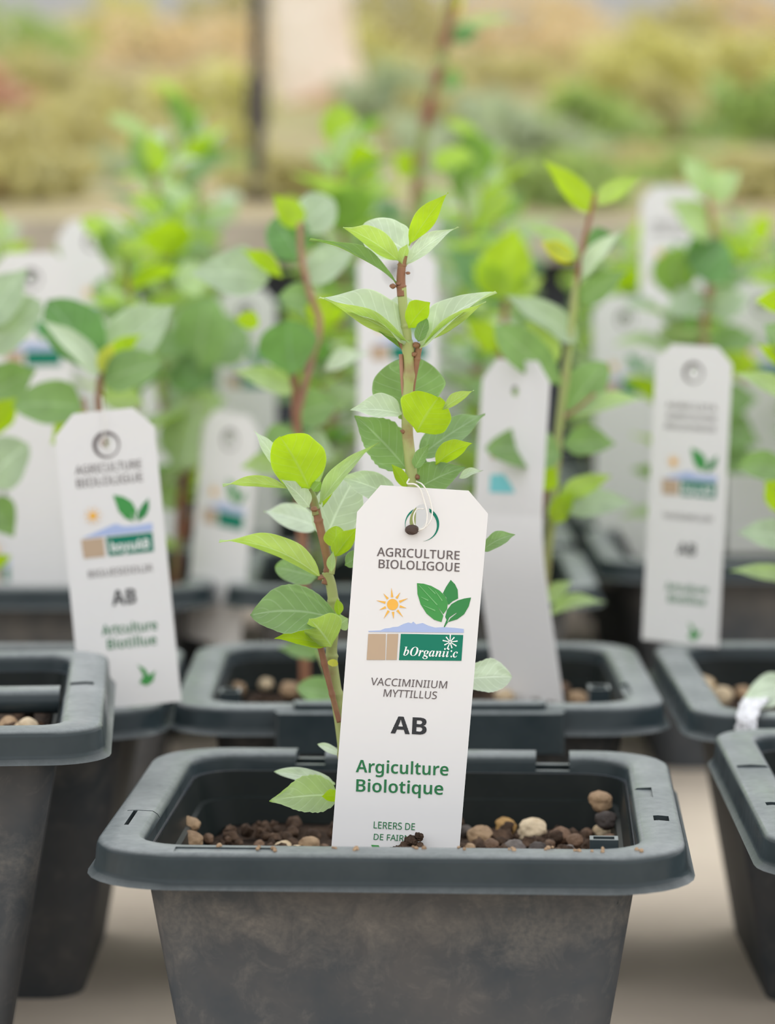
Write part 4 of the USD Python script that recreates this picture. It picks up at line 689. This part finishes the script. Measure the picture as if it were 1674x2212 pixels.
for (lab, px, py, D, w_, h_, m) in [
    ('olive bush at the picture edge high on the bank', -10, 150, 4.6, .26, .16, 'bush_green'), ('rust-tinged low bush at the picture edge low on the bank', -30, 290, 3.4, .12, .12, 'bush_rust'), ('olive scrub on the bank above the tilted tag', 90, 250, 3.9, .26, .12, 'bush_olive'),
    ('yellowish bush near the skyline', 265, 90, 5.6, .18, .16, 'bush_yellow'), ('straw-coloured thicket in the middle of the bank', 400, 160, 4.8, .4, .14, 'bush_straw'), ('olive bush just beside the dark stake', 480, 110, 5.4, .2, .16, 'bush_olive'), ('dull olive scrub low on the bank', 150, 370, 3.0, .3, .10, 'bush_olive'),
    ('olive bush showing just past the pale trunk', 850, 130, 5.2, .22, .20, 'bush_olive'), ('sage bush below the tall lanky stem', 860, 270, 3.6, .16, .12, 'bush_sage'), ('straw thicket past the lanky stem', 1130, 100, 5.4, .34, .18, 'bush_straw'), ('olive bush low in the middle of the bank', 1080, 210, 4.0, .30, .10, 'bush_olive'),
    ('green bush high on the bank', 1440, 110, 5.0, .20, .16, 'bush_olive'), ('yellow-green bush in the middle of the bank', 1370, 230, 4.0, .18, .14, 'bush_yellow'), ('green scrub low behind the tall blurred seedling', 1250, 330, 3.1, .16, .10, 'bush_green'), ('pale green scrub low on the bank', 1080, 380, 2.85, .2, .10, 'bush_sage'),
    ('straw thicket near the skyline at the picture edge', 1600, 90, 5.6, .24, .18, 'bush_straw'), ('yellow-green bush at the picture edge', 1600, 230, 3.9, .16, .14, 'bush_yellow'), ('green low scrub at the picture edge', 1650, 340, 3.05, .14, .12, 'bush_green'), ('yellow-green scrub low beside the dark stake', 440, 330, 3.0, .14, .12, 'bush_yellow'),
    ('yellow-green scrub below the pale trunk foot', 760, 330, 3.0, .18, .12, 'bush_yellow'), ('olive scrub low between the tall stems', 1430, 380, 2.8, .16, .10, 'bush_olive'), ('pinkish straw thicket on the bank', 1240, 170, 4.5, .2, .12, 'bush_straw'), ('olive scrub at the foot of the bank left of the stake', 290, 390, 2.8, .16, .10, 'bush_olive'), ('olive scrub at the foot of the bank past the lanky stem', 950, 390, 2.75, .12, .10, 'bush_olive')] + [(f'low olive weeds just over the wall coping, clump {w_} counted from the leaning-tag side', px, 400, 2.16 + .05 * (n % 2), .11, .045, c) for n, (w_, px, c) in enumerate([('one', 40, 'bush_olive'), ('two', 200, 'bush_sage'), ('three', 330, 'bush_olive'), ('four', 470, 'bush_green'), ('five', 640, 'bush_olive'), ('six', 1010, 'bush_sage'), ('seven', 1190, 'bush_green'), ('eight', 1340, 'bush_olive'), ('nine', 1500, 'bush_green'), ('ten', 1640, 'bush_olive')])]:
    k += 1
    for _ in range(40):                                     # keeps its place in line of sight but clears its neighbours
        c = P(px, py, D); c[2] = max(c[2], bank_at(c[0], D) + h_ * .3)
        if not any(abs(c[0] - o[0]) < .62 * (w_ + o[3]) and abs(c[1] - o[1]) < .56 * (w_ + o[3]) and abs(c[2] - o[2]) < .58 * (h_ + o[4]) for o in SHRUBS): break
        D += .06
    SHRUBS.append((c[0], c[1], c[2], w_, h_))
    shrub(lab, px, py, D, w_, h_, m, seed=k, ls=.035 if D > 2.5 else .018)
